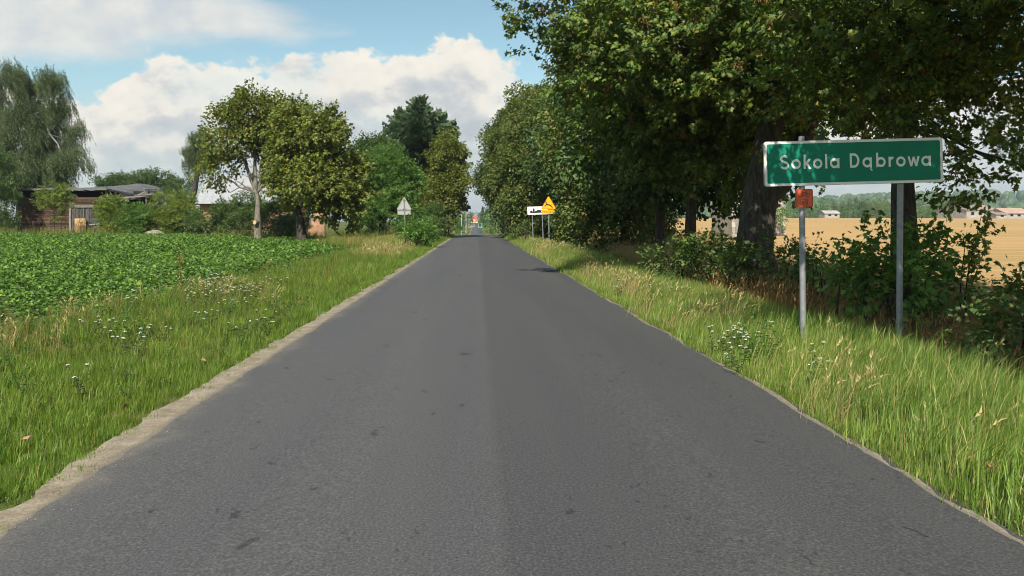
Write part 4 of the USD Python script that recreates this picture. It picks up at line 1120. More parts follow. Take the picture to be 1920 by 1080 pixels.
def yarrow(loc, seed, label, group, h):
    """A white yarrow: stems, feathery leaves and flat flower heads."""
    key = seed % 4
    t = thing('yarrow_plant', label, 'wildflower', loc, rz=float(seed * 67 % 360), group=group)
    if key not in yarrow_parts:
        r = np.random.default_rng(900 + key)
        s, fl = Piece(), Piece()
        for k in range(3 + key % 2):
            top = np.array([r.normal() * .12, r.normal() * .12, h * r.uniform(.7, 1.1)])
            s.tube([0, 0, 0], top, .0035, .0022, .5)
            for q in range(7):
                u = r.uniform(.1, .85)
                az = r.uniform(0, 6.28)
                lv, lf = oval_leaf(.06, .016)
                s.add(lv @ frame([np.cos(az), np.sin(az), .5]).T + top * u, lf, r.random())
            R = r.uniform(.012, .022)
            for q in range(11):
                rad, az = R * np.sqrt(r.random()), r.uniform(0, 6.28)
                c = top + [rad * np.cos(az), rad * np.sin(az), -.35 * rad + r.uniform(0, .006)]
                k6 = np.arange(6) * np.pi / 3
                ring = c + np.stack([np.cos(k6) * .006, np.sin(k6) * .006, -.004 + 0 * k6], 1)
                fl.add(np.vstack([c, ring]), [[0, 1 + i, 1 + (i + 1) % 6] for i in range(6)], r.random())
                s.tube(top - [0, 0, .04], c - [0, 0, .004], .001, .001, .5)
        yarrow_parts[key] = s.done(), fl.done()
    a, b = yarrow_parts[key]
    tinted(str(t.GetPath()) + '/stems', a, M['stem'])
    tinted(str(t.GetPath()) + '/flower_heads', b, M['flower'])


r = np.random.default_rng(600)
spots = []
for k in range(44):
    py = r.normal(528, 14)
    px = r.normal(408, 42)
    spots.append((px, py, 'YL'))
for px, py in [(250, 612), (247, 616), (490, 520), (505, 545), (492, 575), (560, 572), (563, 580), (500, 583), (575, 560), (535, 600), (156, 675), (450, 612), (455, 600), (340, 520), (250, 545), (245, 552), (230, 560), (170, 590), (185, 600), (205, 590)]:
    spots.append((px, py, 'YL'))
for px, py in [(1160, 518), (1170, 522), (1166, 512), (1197, 520), (1230, 540), (1275, 542), (1372, 628), (1387, 610), (1390, 637), (1398, 618), (1384, 642), (1422, 622), (1428, 612), (1365, 612), (1527, 653), (1523, 668), (1338, 610), (1160, 530)]:
    spots.append((px, py, 'YR'))
for i, (px, py, g) in enumerate(spots):
    D = F * (EYE - .36) / (py - HY)
    x = X(px, D)
    if g == 'YL' and x > float(edge_l(np.array([D]))[0]) - .25:
        x = float(edge_l(np.array([D]))[0]) - .3 - .02 * i
    yarrow((x, D, gz(x, D)), i, 'white yarrow in flower among the weeds and grass of the left verge' if g == 'YL' else 'white yarrow in flower in the lush grass of the right verge', 'white yarrow on the left verge' if g == 'YL' else 'white yarrow on the right verge', .34)
# tall brown dock stalk
D = 17.5
t = thing('dock_plant', 'tall rust brown dock stalk standing in the flowers at the crop edge', 'weed', (X(338, D), D, gz(X(338, D), D)))
p = Piece()
r = np.random.default_rng(77)
for k in range(3):
    top = np.array([r.normal() * .05, r.normal() * .04, .80 + .12 * k])
    p.tube([0, 0, 0], top, .005, .003, .1)
    for q in range(40):
        u = r.uniform(.4, 1)
        lv, lf = oval_leaf(.035, .022)
        p.add(lv @ frame(r.normal(size=3) + [0, 0, .3]).T + top * u + r.normal(size=3) * .018, lf, r.random())
tinted(str(t.GetPath()) + '/stalks', p.done(), M['rust'])
# mugwort by the sign's left
for i, (px, py, D, lab) in enumerate([(1262, 540, 17.5, 'pale green upright weed in front of the shade left of the town sign'), (1430, 640, 8.6, 'dark green leafy weed beside the white yarrow right of the road'), (245, 625, 10.5, 'dark leafy weed by the single large yarrow on the left verge')]):
    x = X(px, D)
    t = thing('leafy_weed', lab, 'weed', (x, D, gz(x, D)))
    for k in range(3):
        tinted(str(t.GetPath()) + ('/stalk' if k == 0 else f'/stalk_{k:03d}'), (lambda q: (q[0] + [.12 * (k - 1), .08 * (k % 2), 0], q[1], q[2]))(weed_plant(700 + i * 3 + k, 40, .62, .075)), M['bright'])
# fallen leaves
r = np.random.default_rng(610)
for i, (px, py) in enumerate([(55, 817), (378, 672), (240, 757), (1868, 892)]):
    D = F * (EYE - .10) / (py - HY)
    x = X(px, D)
    v, f = maple_leaf(.055)
    v[:, 2] += .03 * r.normal(size=len(v)) * .5
    R = Rotation.from_euler('xyz', [r.normal() * .4, -.5 + r.normal() * .2, r.uniform(0, 6)]).as_matrix()
    t = thing('fallen_leaf', 'curled tan fallen leaf lying in the ' + ('left' if px < 900 else 'right') + ' verge grass', 'leaf', (x, D, gz(x, D) + .11), group='fallen leaves on the left verge' if px < 900 else None)
    tinted(str(t.GetPath()) + '/blade', (v @ R.T, f, r.random(len(v))), M['rust_leaf'] if 'rust_leaf' in M else M.setdefault('rust_leaf', leaf_mat('fallen_leaf', [(0, (.20, .11, .05)), (1, (.30, .18, .09))], trans=.1, tcol=(1, 1, 1))))
# grit strewn along the road edges
r = np.random.default_rng(620)
PB = leaf_mat('grit', [(0, (.20, .18, .15)), (1, (.36, .33, .28))], trans=0, rough=.9, tcol=(1, 1, 1))
gm = trimesh.creation.icosphere(0, 1.0)
gm.vertices *= (1 + .6 * (meshkit.noise(gm.vertices * 3, 3)[:, None] - .5)) * [1.2, .9, .6]
n = 900
y = 3.2 + 12 * r.random(n) ** 1.5
x = np.where(r.random(n) < .72, np.interp(y, sy, LE + 0 * sy) + r.normal(-.06, .13, n), np.interp(y, ry, rr) + r.normal(-.02, .05, n))
tag(instancer('loose_grit', [((gm.vertices, gm.faces, np.full(len(gm.vertices), .5)), PB)], np.zeros(n, int), np.stack([x, y, road_top(x, y) + .004], 1), quats(Rotation.random(n, random_state=4).as_matrix()), r.uniform(.0015, .004, n)), 'fine pale grit strewn along the road edges', 'grit', kind='stuff')


# ------------------------------------------------------------------ signs
def arc(cx, cy, rx, ry, a0, a1, n=24):
    t = np.radians(np.linspace(a0, a1, n))
    return LineString(np.column_stack([cx + rx * np.cos(t), cy + ry * np.sin(t)]))


W_ = .165                                                            # stroke width for capitals one unit tall
ln = lambda *p: LineString(p)
fat = lambda g, w=W_: g.buffer(w / 2, cap_style=2, join_style=2)
XH = .70
c_ = W_ / 2
bowl = lambda cx: arc(cx, XH / 2, .31, XH / 2 - c_, 0, 360, 40)


def glyph(ch):
    """(outline, advance) of one letter, drawn as strokes of even width like the lettering of road signs."""
    if ch in 'aą':
        g = [fat(bowl(.39)), fat(ln((.70, 0), (.70, XH)))]
        if ch == 'ą':
            g.append(fat(arc(.775, -.09, .10, .10, 100, 290, 14), .085))
        return unary_union(g), .93
    if ch == 'o':
        return fat(bowl(.40)), .84
    if ch == 'b':
        return unary_union([fat(bowl(.48)), fat(ln((.17, 0), (.17, 1.0)))]), .93
    if ch == 'S':
        return unary_union([fat(arc(.36, .735, .26, .265 - c_, 25, 262)), fat(arc(.36, .285, .30, .285 - c_, -205 + 50 + 0, 90 - 0)), fat(ln((.30, .505), (.42, .505)), W_ * .98)]).buffer(0), .80
    if ch == 'k':
        return unary_union([fat(ln((.15, 0), (.15, 1.0))), fat(ln((.22, .30), (.60, .72))).intersection(box(0, 0, 1, XH)), fat(ln((.30, .43), (.62, -.04))).intersection(box(0, 0, 1, XH))]), .70
    if ch == 'l':
        return fat(ln((.15, 0), (.15, 1.0))), .34
    if ch == 'D':
        return unary_union([fat(ln((.14, 0), (.14, 1.0))), fat(ln((.10, 1 - c_), (.40, 1 - c_))), fat(ln((.10, c_), (.40, c_))), fat(arc(.40, .5, .36, .5 - c_, -90, 90))]), .98
    if ch == 'r':
        return unary_union([fat(ln((.15, 0), (.15, XH))), fat(arc(.42, .36, .27, XH - .36 - c_, 80, 178))]), .56
    if ch == 'w':
        return unary_union([fat(ln((.08, XH), (.29, 0)), .15), fat(ln((.29, 0), (.50, XH * .93)), .15), fat(ln((.50, XH * .93), (.71, 0)), .15), fat(ln((.71, 0), (.92, XH)), .15)]).intersection(box(-.1, 0, 1.2, XH)), 1.02
    if ch == 'K':
        return unary_union([fat(ln((.14, 0), (.14, 1.0))), fat(ln((.2, .42), (.68, 1.02))).intersection(box(0, 0, 1, 1)), fat(ln((.32, .56), (.72, -.04))).intersection(box(0, 0, 1, 1))]), .84
    if ch == 'n':
        return unary_union([fat(ln((.15, 0), (.15, XH))), fat(arc(.40, .36, .25, XH - .36 - c_, 0, 180)), fat(ln((.65, 0), (.65, .37)))]), .84
    if ch == 'i':
        return unary_union([fat(ln((.15, 0), (.15, XH))), fat(ln((.15, .83), (.15, 1.0)))]), .34
    if ch == 'e':
        return unary_union([fat(arc(.40, XH / 2, .31, XH / 2 - c_, 0, 318, 36)), fat(ln((.10, XH / 2), (.78, XH / 2)), .13)]), .84
    if ch == 'c':
        return fat(arc(.40, XH / 2, .31, XH / 2 - c_, 42, 318, 36)), .74
    if ch == 'R':
        return unary_union([fat(ln((.14, 0), (.14, 1.0))), fat(ln((.10, 1 - c_), (.40, 1 - c_))), fat(ln((.10, .46), (.40, .46))), fat(arc(.40, .73, .20, .27 - c_ * .9, -90, 90)), fat(ln((.36, .46), (.66, 0))).intersection(box(0, 0, 1, 1))]), .78
    if ch == '1':
        return unary_union([fat(ln((.30, 0), (.30, 1.0))), fat(ln((.08, .74), (.30, .96)))]), .50
    return Polygon(), .42


def lettering(text, cap, width=None, gap=.10):
    x, out = 0.0, []
    for ch in text:
        g, adv = glyph(ch)
        out.append(affinity.translate(g, x, 0))
        x += adv + gap
    g = unary_union(out)
    x0, y0, x1, y1 = g.bounds
    g = affinity.translate(g, -(x0 + x1) / 2, 0)
    sx = width / (x1 - x0) if width else cap
    return affinity.scale(g, sx, cap, origin=(0, 0))


def extrude(g, depth):
    return trimesh.util.concatenate([trimesh.creation.extrude_polygon(q, depth, engine='earcut') for q in getattr(g, 'geoms', [g]) if q.area > 1e-9])


def rounded(w, h, r):
    return box(-w / 2 + r, -h / 2 + r, w / 2 - r, h / 2 - r).buffer(r, quad_segs=5)


def facing(m, centre, roll=0.0, turn=0.0):
    """Stands a flat piece drawn in x, y up so that its +z side faces the camera's way (-y)."""
    R = np.eye(4)
    R[:3, :3] = Rotation.from_euler('z', turn).as_matrix() @ np.array([[1, 0, 0], [0, 0, -1], [0, 1, 0]]) @ Rotation.from_euler('z', roll).as_matrix()
    m = m.copy()
    m.apply_transform(R)
    m.apply_translation(centre)
    return m


D = 9.45
k = D / F
cx_, cz_ = X(1600.5, D), Z(303.7, D)
roll = math.radians(1.45)
bw, bh = 335 * k, 84 * k
t = thing('town_sign', 'wide green town name sign on two grey posts under the maples', 'road sign', (cx_, D, gz(cx_, D)))
org = np.array([cx_, D, gz(cx_, D)])
C = np.array([0, 0, cz_ - org[2]])
put = lambda g, depth, fwd, dx=0.0, dz=0.0: facing(extrude(affinity.translate(g, dx, dz), depth), C + [0, -fwd, 0], roll)
obj('board', put(rounded(bw, bh, .03), .034, -.034), M['sign_back'], t)
obj('border', put(rounded(bw - .004, bh - .004, .029).difference(rounded(bw - .062, bh - .062, .02)), .002, .0005), M['sign_white'], t)
obj('green_panel', put(rounded(bw - .066, bh - .066, .02), .0014, .0005), M['sign_green'], t)
words = lettering('Sokola Dąbrowa', 27.0 * k, 282 * k, .13)
for side in (-1, 1):
    word = unary_union([q for q in words.geoms if (q.centroid.x > -.12) == (side > 0)])
    obj('lettering', put(word, .0022, .0012, (1604 - 1600.5) * k, -(314.5 - 303.7) * k), M['sign_white'], t)
for px, top, lean in ((1508, 255, 4), (1691.5, 263, -3)):
    a = np.array([X(px + lean / 2, D), D + .055, gz(X(px, D), D) - .3]) - org
    e = np.array([X(px - lean / 2, D), D + .055, Z(top, D)]) - org
    MB().tube([a, e], [.034, .034], 18).build('post', M['galv'], t, smooth=50)
    for dz in (-.15, .15):
        q = a + (e - a) * ((C[2] + dz - a[2]) / (e[2] - a[2]))
        MB().box(q + [-.055, -.055 + .0, -.018], q + [.055, -.038, .018]).build('clamp', M['galv'], t)
# cycle route plate
t = thing('cycle_route_sign', 'small orange cycle route plate clamped to the left post under the green board', 'road sign', (X(1507, D), D, Z(371.5, D)))
pw = 33 * k
pl = lambda g, depth, fwd: facing(extrude(g, depth), [0, -fwd - .01, 0], math.radians(.6))
obj('plate', pl(rounded(pw, pw * 1.03, .018), .003, 0), M['sign_orange'], t)
obj('edge_line', pl(rounded(pw * .95, pw * .97, .015).difference(rounded(pw * .92, pw * .94, .013)), .001, .003), M['black'], t)
u = pw
wheels = [Point(-.21 * u, .155 * u).buffer(.115 * u).difference(Point(-.21 * u, .155 * u).buffer(.090 * u)), Point(.21 * u, .155 * u).buffer(.115 * u).difference(Point(.21 * u, .155 * u).buffer(.090 * u))]
s_ = lambda *p: LineString([(a * u, b * u) for a, b in p]).buffer(.013 * u, cap_style=2)
bike = unary_union(wheels + [s_((-.21, .155), (-.10, .32), (.13, .32), (.02, .155), (-.21, .155)), s_((.02, .155), (-.12, .35)), s_((.21, .155), (.11, .37), (.17, .40)), s_((-.18, .355), (-.06, .355))])
obj('bicycle_symbol', pl(bike, .001, .003), M['black'], t)
obj('route_box', pl(affinity.translate(rounded(.40 * u, .33 * u, .05 * u).difference(rounded(.345 * u, .275 * u, .035 * u)), 0, -.24 * u), .001, .003), M['black'], t)
obj('route_number', pl(affinity.translate(lettering('R1', .20 * u, .23 * u), 0, -.34 * u), .001, .003), M['black'], t)
MB().box([-.05, -.009, -.02], [.05, .025, .02]).build('clamp', M['galv'], t)

# deer warning with end plate
D = 50.0
k = D / F
x0 = X(1028.5, D)
t = thing('deer_warning_sign', 'yellow triangular deer warning sign with a lettered plate below', 'road sign', (x0, D, gz(x0, D)))
g0 = gz(x0, D)
MB().tube([[.05, .05, -.2], [0, .05, Z(372, D) - g0]], [.032, .032], 12).build('pole', M['galv'], t, smooth=50)
tri = Polygon([(-.395, -.30), (.395, -.30), (0, .385)]).buffer(.055, quad_segs=6)
Tz = np.array([0, 0, Z(392.0, D) + .355 - g0])
rl_ = math.radians(.3)
pt = lambda g, depth, fwd, c: facing(extrude(g, depth), c + [0, -fwd, 0], rl_)
obj('triangle', pt(tri, .02, 0, Tz), M['sign_rim'], t)
obj('triangle_face', pt(tri.buffer(-.030), .002, .020, Tz), M['sign_yellow'], t)
deer = Polygon([(-.20, .20), (-.165, .215), (-.15, .19), (-.11, .155), (-.085, .07), (.0, .045), (.10, .02), (.155, .0), (.165, -.03), (.20, -.11), (.235, -.17), (.215, -.18), (.15, -.10), (.115, -.055), (.06, -.045), (.0, -.03), (-.06, -.02),
                (-.09, .0), (-.17, -.005), (-.20, -.09), (-.225, -.09), (-.20, .015), (-.14, .04), (-.135, .08), (-.15, .14), (-.175, .155), (-.215, .165), (-.235, .18)])
legs = unary_union([LineString([(-.09, .0), (-.215, -.03), (-.235, -.10)]).buffer(.012), LineString([(.14, -.03), (.235, -.115), (.26, -.19)]).buffer(.012), LineString([(-.165, .20), (-.135, .265)]).buffer(.010), LineString([(-.16, .20), (-.185, .255)]).buffer(.010), LineString([(.155, -.005), (.185, .015)]).buffer(.012)])
obj('deer_symbol', pt(affinity.translate(unary_union([deer.buffer(.004), legs]), .0, -.10), .001, .022, Tz), M['black'], t)
Pz = np.array([-.01, 0, Z(397.0, D) - g0])
obj('plate', pt(affinity.translate(rounded(.80, .27, .03), 0, 0), .016, 0, Pz - [0, 0, 0]), M['sign_rim'], t)
obj('plate_face', pt(rounded(.775, .245, .025), .002, .016, Pz), M['sign_yellow'], t)
obj('plate_lettering', pt(affinity.translate(lettering('Koniec', .135, .60, .12), 0, -.066), .001, .018, Pz), M['black'], t)

# white village sign
D = 55.0
k = D / F
x0 = X(1008, D)
g0 = gz(x0, D)
t = thing('village_limit_sign', 'white oblong sign with a black village skyline partly behind the yellow one', 'road sign', (x0, D, g0))
C2 = np.array([0, 0, Z(394.7, D) - g0])
rl_ = math.radians(2.0)
w2, h2 = 1.42, .56
obj('board', pt(rounded(w2, h2, .04), .02, 0, C2), M['sign_back'], t)
obj('white_face', pt(rounded(w2 - .012, h2 - .012, .038), .002, .020, C2), M['sign_white'], t)
sil = unary_union([box(-.52, -.165, .52, -.10), Point(-.44, -.07).buffer(.085), box(-.33, -.12, -.20, .04), Polygon([(-.34, .04), (-.19, .04), (-.265, .21)]), Point(-.13, -.075).buffer(.055), Polygon([(-.10, -.05), (-.04, .03), (.20, .03), (.27, -.05)]), box(-.08, -.11, .25, -.03),
                   Point(.40, -.04).buffer(.10), Polygon([(.20, -.04), (.27, .02), (.36, -.04)]), box(-.56, -.165, .56, -.125)])
obj('skyline_symbol', pt(sil, .001, .022, C2), M['black'], t)
for px, lean in ((997.5, .10), (1016, .12)):
    dx = X(px, D) - x0
    MB().tube([[dx + lean, .05, -.2], [dx, .05, C2[2] + .2]], [.030, .030], 12).build('pole', M['galv'], t, smooth=50)

# back of the sign on the left
D = 51.0
x0 = X(757.8, D)
g0 = gz(x0, D)
t = thing('triangular_sign_back', 'grey back of a triangular road sign with a plate, on the left verge', 'road sign', (x0, D, g0))
Tz = np.array([0, 0, Z(384, D) - g0])
pb = lambda g, depth, fwd, c: facing(extrude(g, depth), c + [0, -fwd, 0], 0)
obj('triangle', pb(Polygon([(-.395, -.25), (.395, -.25), (0, .43)]).buffer(.055, quad_segs=6), .02, 0, Tz), M['sign_back'], t)
obj('rim', pb(Polygon([(-.395, -.25), (.395, -.25), (0, .43)]).buffer(.055, quad_segs=6).difference(Polygon([(-.395, -.25), (.395, -.25), (0, .43)]).buffer(.038, quad_segs=6)), .018, .020, Tz), M['sign_back'], t)
obj('plate', pb(rounded(.84, .32, .03), .018, 0, np.array([0, 0, Z(398, D) - g0])), M['sign_back'], t)
obj('rail', MB().box([-.44, -.045, Z(394.2, D) - g0 - .022], [.44, -.022, Z(394.2, D) - g0 + .022]).arrays(), M['galv'], t)
MB().tube([[.07, -.065, -.2], [0, -.065, Tz[2] + .38]], [.032, .032], 12).build('pole', M['galv'], t, smooth=50)
for dz in (-.24, .33):
    MB().box([-.07, -.105, Tz[2] + dz - .02], [.07, -.022, Tz[2] + dz + .02]).build('clamp', M['galv'], t)

# ------------------------------------------------------------------ old barn on the left
D = 75.0
xl, xr = X(33, D), X(318, D)
g0 = gz(X(110, D), D)
t = thing('wooden_barn', 'derelict wooden barn with a sagging felt roof behind the crop field', 'barn', (xl, D, g0))
eave = Z(355.5, D) - g0
r = np.random.default_rng(800)
xa, xb, xc, xd = 0.0, X(90, D) - xl, X(133, D) - xl, X(200, D) - xl
xe = X(318, D) - xl
MB().box([.05, .5, -.2], [xd - .1, 7.0, eave - .12]).build('dark_inside', M['dark_in'], t)
MB().box([xd - .09, 2.2, -.2], [X(244, D) - xl, 6.0, eave - .6]).build('dark_inside', M['dark_in'], t)
z = -.1
row = 0
while z < Z(372, D) - g0:
    h = r.uniform(.155, .195)
    top_row = z + h > Z(384, D) - g0
    segs = [(xa, xb + .2), (xb + .21, xc)] if not top_row else [(xa, xb + .3), (xb + .31, xd)]
    for s0, s1 in segs:
        y0 = r.uniform(-.03, .03)
        MB().box([s0 + r.uniform(-.06, .03), y0, z], [s1, y0 + .10, z + h - r.uniform(.012, .03)]).build('plank', M['wood_red'], t)
    z += h
z = Z(383, D) - g0
while z > .5 and row < 22:                                            # right part, low logs behind the bushes
    MB().box([xd - 1.6, .3 + r.uniform(-.03, .03), z - .17], [xe + r.uniform(-1.5, .2), .42, z - .015]).build('plank', M['wood_red'], t)
    z -= .18
    row += 1
for px in (33, 132, 200):
    MB().box([X(px, D) - xl - .09, -.10, -.1], [X(px, D) - xl + .09, .0, eave - .1]).build('post', M['wood_grey'], t)
MB().box([xc - .2, -.14, Z(387, D) - g0 - .12], [xd + .1, -.01, Z(385, D) - g0 + .05]).build('door_beam', M['wood_grey'], t)
x = xc + .1
while x < X(188, D) - xl:
    w = r.uniform(.16, .24)
    MB().box([x, -.06 + r.uniform(-.015, .015), .2 + r.uniform(-.1, .1)], [x + w - .02, -.02, Z(388.5, D) - g0 - r.uniform(.0, .12)]).build('door_board', M['wood_dark'], t)
    x += w
MB().beam([X(156, D) - xl, -.10, Z(422, D) - g0], [X(192, D) - xl, -.10, Z(420, D) - g0], .05, .12).build('door_rail', M['wood_grey'], t)
MB().beam([X(158, D) - xl, -.09, Z(386, D) - g0], [X(158, D) - xl, -.09, Z(425, D) - g0], .09, .05).build('door_rail', M['wood_grey'], t)
MB().beam([X(165, D) - xl, -.12, Z(432, D) - g0], [X(167, D) - xl, -.10, Z(419, D) - g0], .10, .05).build('door_rail', M['wood_grey'], t)
rv = sheet(np.linspace(-.4, X(262, D) - xl, 24), np.linspace(-.5, 7.2, 7), lambda x, y: eave + .02 + (.062 + .05 * sstep(3, 9, x)) * (y + .5) + .05 * np.sin(x * 1.7) * .6 - np.where(x > xd, .09 * np.maximum(x - xd, 0) ** 1.8, 0) + .03 * (meshkit.noise(np.stack([x * 2, y * 2, 0 * x], -1)) - .5))
vv, ff = rv
vv[:, 0] = np.minimum(vv[:, 0], X(236, D) - xl + (vv[:, 1] + .5) * .10 + .35 * np.sin(vv[:, 1] * 2.3))
n0 = len(vv)
vv = np.vstack([vv, vv - [0, 0, .09]])
obj('roof', (vv, np.vstack([ff, (ff + n0)[:, ::-1]])), M['felt'], t)
x = -.3
while x < xd:
    MB().box([x, -.42, eave - .13], [x + .09, 6.9, eave - .06]).build('rafter', M['wood_grey'], t)
    x += 1.1
for a, b_, w in [((-.42, 0), (xd + .3, 0), .12)]:
    MB().box([a[0], -.56, eave - .06], [b_[0], -.515, eave + .06]).build('fascia_board', M['wood_grey'], t)
Q = lambda px, py, dy=-.2: np.array([X(px, D) - xl, dy, Z(py, D) - g0])
for a, b_, w, h in [((200, 350), (206, 374), .12, .05), ((203, 350), (214, 368), .24, .04), ((209, 351), (231, 366), .10, .05), ((214, 356), (226, 369), .08, .05), ((218, 354), (230, 364), .12, .04), ((205, 372), (202, 352), .09, .05),
                    ((238, 360), (238, 371), .12, .10), ((234, 378), (274, 359), .10, .12), ((274, 359), (293, 376), .09, .10), ((273, 354), (274, 380), .12, .12), ((228, 371), (322, 365), .10, .12), ((284, 362), (330, 368), .10, .10), ((255, 366), (291, 365), .08, .08), ((200, 372), (262, 373), .14, .14)]:
    MB().beam(Q(*a, dy=-.3 + r.uniform(-.2, .2)), Q(*b_, dy=-.1 + r.uniform(-.2, .4)), w, h).build('loose_beam', M['wood_grey'], t)
tp = thing('plywood_panel', 'sunlit light brown board leaning on the barn door', 'board', (X(150, 74.6), 74.6, gz(X(150, 74.6), 74.6)))
g1 = gz(X(150, 74.6), 74.6)
for i in range(5):
    x = -.53 + i * .215
    m = trimesh.creation.box([.208, .03, Z(409.5, 74.6) - g1 + .1])
    m.apply_translation([x + .1, r.uniform(-.006, .006), (Z(409.5, 74.6) - g1) / 2 - .05])
    m.apply_transform(trimesh.transformations.rotation_matrix(-.05, [1, 0, 0]))
    obj('board', m, M['wood_new'], tp)
# pale heap
m = trimesh.creation.icosphere(3, 1.0)
m.vertices *= (1 + .5 * (meshkit.fbm(m.vertices * 2, 3, 8)[:, None] - .5)) * [.75, .5, .30]
c = P(290, 438, 67)
m.apply_translation([c[0], c[1], c[2] - .02])
tag(obj('rubble_heap', m, M['rubble']), 'low pale stone heap at the far edge of the crop field', 'heap')

# ------------------------------------------------------------------ house with the pale roof, brick ruin
D = 92.0
x0, x1 = X(366, D), X(560, D)
g0 = gz((x0 + x1) / 2, D)
t = thing('farmhouse', 'low farmhouse with a large pale metal roof behind the trees', 'house', (x0, D, g0))
ev = Z(381.5, D) - g0
Lh = x1 - x0
M['house_brick'] = M['brick_red']
MB().box([.3, .6, -.3], [Lh - .3, 7.4, ev]).build('wall', M['house_brick'], t)
ridge = ev + 3.4
for sgn in (0, 1):
    nst = 14
    for q in range(nst):
        a, b_ = Lh * q / nst + .005, Lh * (q + 1) / nst - .005
        y0, y1 = (0, 4) if sgn == 0 else (8, 4)
        v = np.array([[a, y0, ev], [b_, y0, ev], [b_, y1, ridge], [a, y1, ridge], [a, y0, ev - .06], [b_, y0, ev - .06], [b_, y1, ridge - .06], [a, y1, ridge - .06]])
        obj('roof_sheet', (v, np.array([[0, 1, 2, 3], [7, 6, 5, 4], [0, 4, 5, 1], [1, 5, 6, 2], [2, 6, 7, 3], [3, 7, 4, 0]])), M['sheet'], t)
obj('gable', (np.array([[.3, .6, ev], [.3, 7.4, ev], [.3, 4, ridge - .6], [.45, .6, ev], [.45, 7.4, ev], [.45, 4, ridge - .6]]), np.array([[0, 2, 1], [3, 4, 5], [0, 3, 5], [0, 5, 2], [1, 2, 5], [1, 5, 4]])), M['house_brick'], t)
MB().box([-.05, -.12, ev - .16], [Lh + .05, -.03, ev - .05]).build('gutter', M['dark_in'], t)
for q in range(4):
    wx = 1.6 + q * 2.6
    fr = MB().box([wx, .545, .9], [wx + 1.0, .60, 2.2]).build('window', M['white_wall'], t)
    obj('pane', MB().box([wx + .08, .535, .98], [wx + .92, .545, 2.12]).arrays(), M['glass'], fr)
D = 67.0
x0 = X(586, D)
g0 = gz(x0, D)
t = thing('brick_ruin', 'broken orange brick wall showing between the dark trunk and the walnut', 'wall', (x0, D, g0))
k = D / F
prof = [(0, 0), (24 * k, 0), (24 * k, Z(405, D) - g0), (25 * k, Z(392, D) - g0), (20 * k, Z(388, D) - g0), (14 * k, Z(392, D) - g0), (10 * k, Z(398, D) - g0), (3 * k, Z(402, D) - g0), (0, Z(408, D) - g0)]
obj('wall', facing(extrude(Polygon(prof), .38), [0, 0, 0]), M['brick_red'], t)
obj('low_wall', facing(extrude(Polygon([(-45 * k, 0), (0, 0), (0, Z(425, D) - g0), (-20 * k, Z(422, D) - g0), (-45 * k, Z(427, D) - g0)]), .38), [-.01, 0, 0]), M['brick_red'], t)

# ------------------------------------------------------------------ ruin and farm across the stubble
D = 66.0
x0, x1 = X(1372, D), X(1474, D)
g0 = gz((x0 + x1) / 2, D)
t = thing('stone_building', 'grey block building behind the huge maple trunk', 'building', (x0, D, g0))
wd, ht = x1 - x0, Z(372, D) - g0
r = np.random.default_rng(820)
rows = 7
for q in range(rows):
    x = 0.0
    while x < wd - .05:
        w = min(r.uniform(.45, .75), wd - x)
        MB().box([x + .012, r.uniform(-.012, .012), -.2 + q * (ht + .2) / rows + .01], [x + w - .012, .3, -.2 + (q + 1) * (ht + .2) / rows - .01]).build('block', M['stone'], t)
        x += w
MB().box([.02, .05, -.2], [wd - .02, 5.5, ht - .02]).build('wall', M['plaster'], t)
MB().box([-.2, -.2, ht], [wd + .2, 5.8, ht + .18]).build('roof', M['tile_brown'], t)
MB().box([.3, -.06, .3], [1.2, -.02, 2.6]).build('door', M['wood_grey'], t)
shrub('climbing_bush', 'bright green bush growing against the grey block building', [E(1456, 405, 16, 12, 64.5), E(1450, 395, 8, 12, 65)], 'oval', 'bright', 2.2, seed=830, sub=.4)


def farm(label, px0, px1, py_eave, py_ridge, D, depth, roof, wall, windows=0):
    x0, x1 = X(px0, D), X(px1, D)
    g0 = gz((x0 + x1) / 2, D)
    t = thing('farm_building', label, 'building', (x0, D, g0))
    w, ev, rd = x1 - x0, Z(py_eave, D) - g0, Z(py_ridge, D) - g0
    MB().box([.3, .4, -.5], [w - .3, depth - .4, ev]).build('wall', M[wall], t)
    for y0 in (0, depth):
        v = np.array([[0, y0, ev - .1], [w, y0, ev - .1], [w, depth / 2, rd], [0, depth / 2, rd]])
        v = np.vstack([v, v - [0, 0, .25]])
        obj('roof_side', (v, np.array([[0, 1, 2, 3], [7, 6, 5, 4], [0, 4, 5, 1], [1, 5, 6, 2], [2, 6, 7, 3], [3, 7, 4, 0]])), M[roof], t)
    for xg in (.31, w - .31):
        v = np.array([[xg, .4, ev], [xg, depth - .4, ev], [xg, depth / 2, rd - .3]])
        v = np.vstack([v, v + [.2 if xg < 1 else -.2, 0, 0]])
        obj('gable', (v, np.array([[0, 1, 2], [3, 5, 4], [0, 3, 4], [0, 4, 1], [1, 4, 5], [1, 5, 2], [2, 5, 3], [2, 3, 0]])), M[wall], t)
    for q in range(windows):
        wx = w * (q + .7) / (windows + .6)
        obj('window', MB().box([wx, .34, ev * .4], [wx + 1.3, .40, ev * .75]).arrays(), M['dark_in'], t)
    return t


farm('long farm barn with a brown low roof and pale end wall across the stubble', 1812, 1878, 393, 383.5, 350, 24, 'tile_brown', 'plaster', 4)
farm('small farm building with a faded reddish roof at the right picture edge', 1886, 1935, 399, 389.5, 342, 14, 'tile_pink', 'plaster', 3)
farm('low grey shed in front of the brown farm barn', 1868, 1890, 401, 398, 336, 7, 'tile_brown', 'plaster', 1)
farm('tiny pale house among the trees of the far field edge', 1546, 1576, 399.5, 394.5, 408, 8, 'plaster', 'plaster', 2)

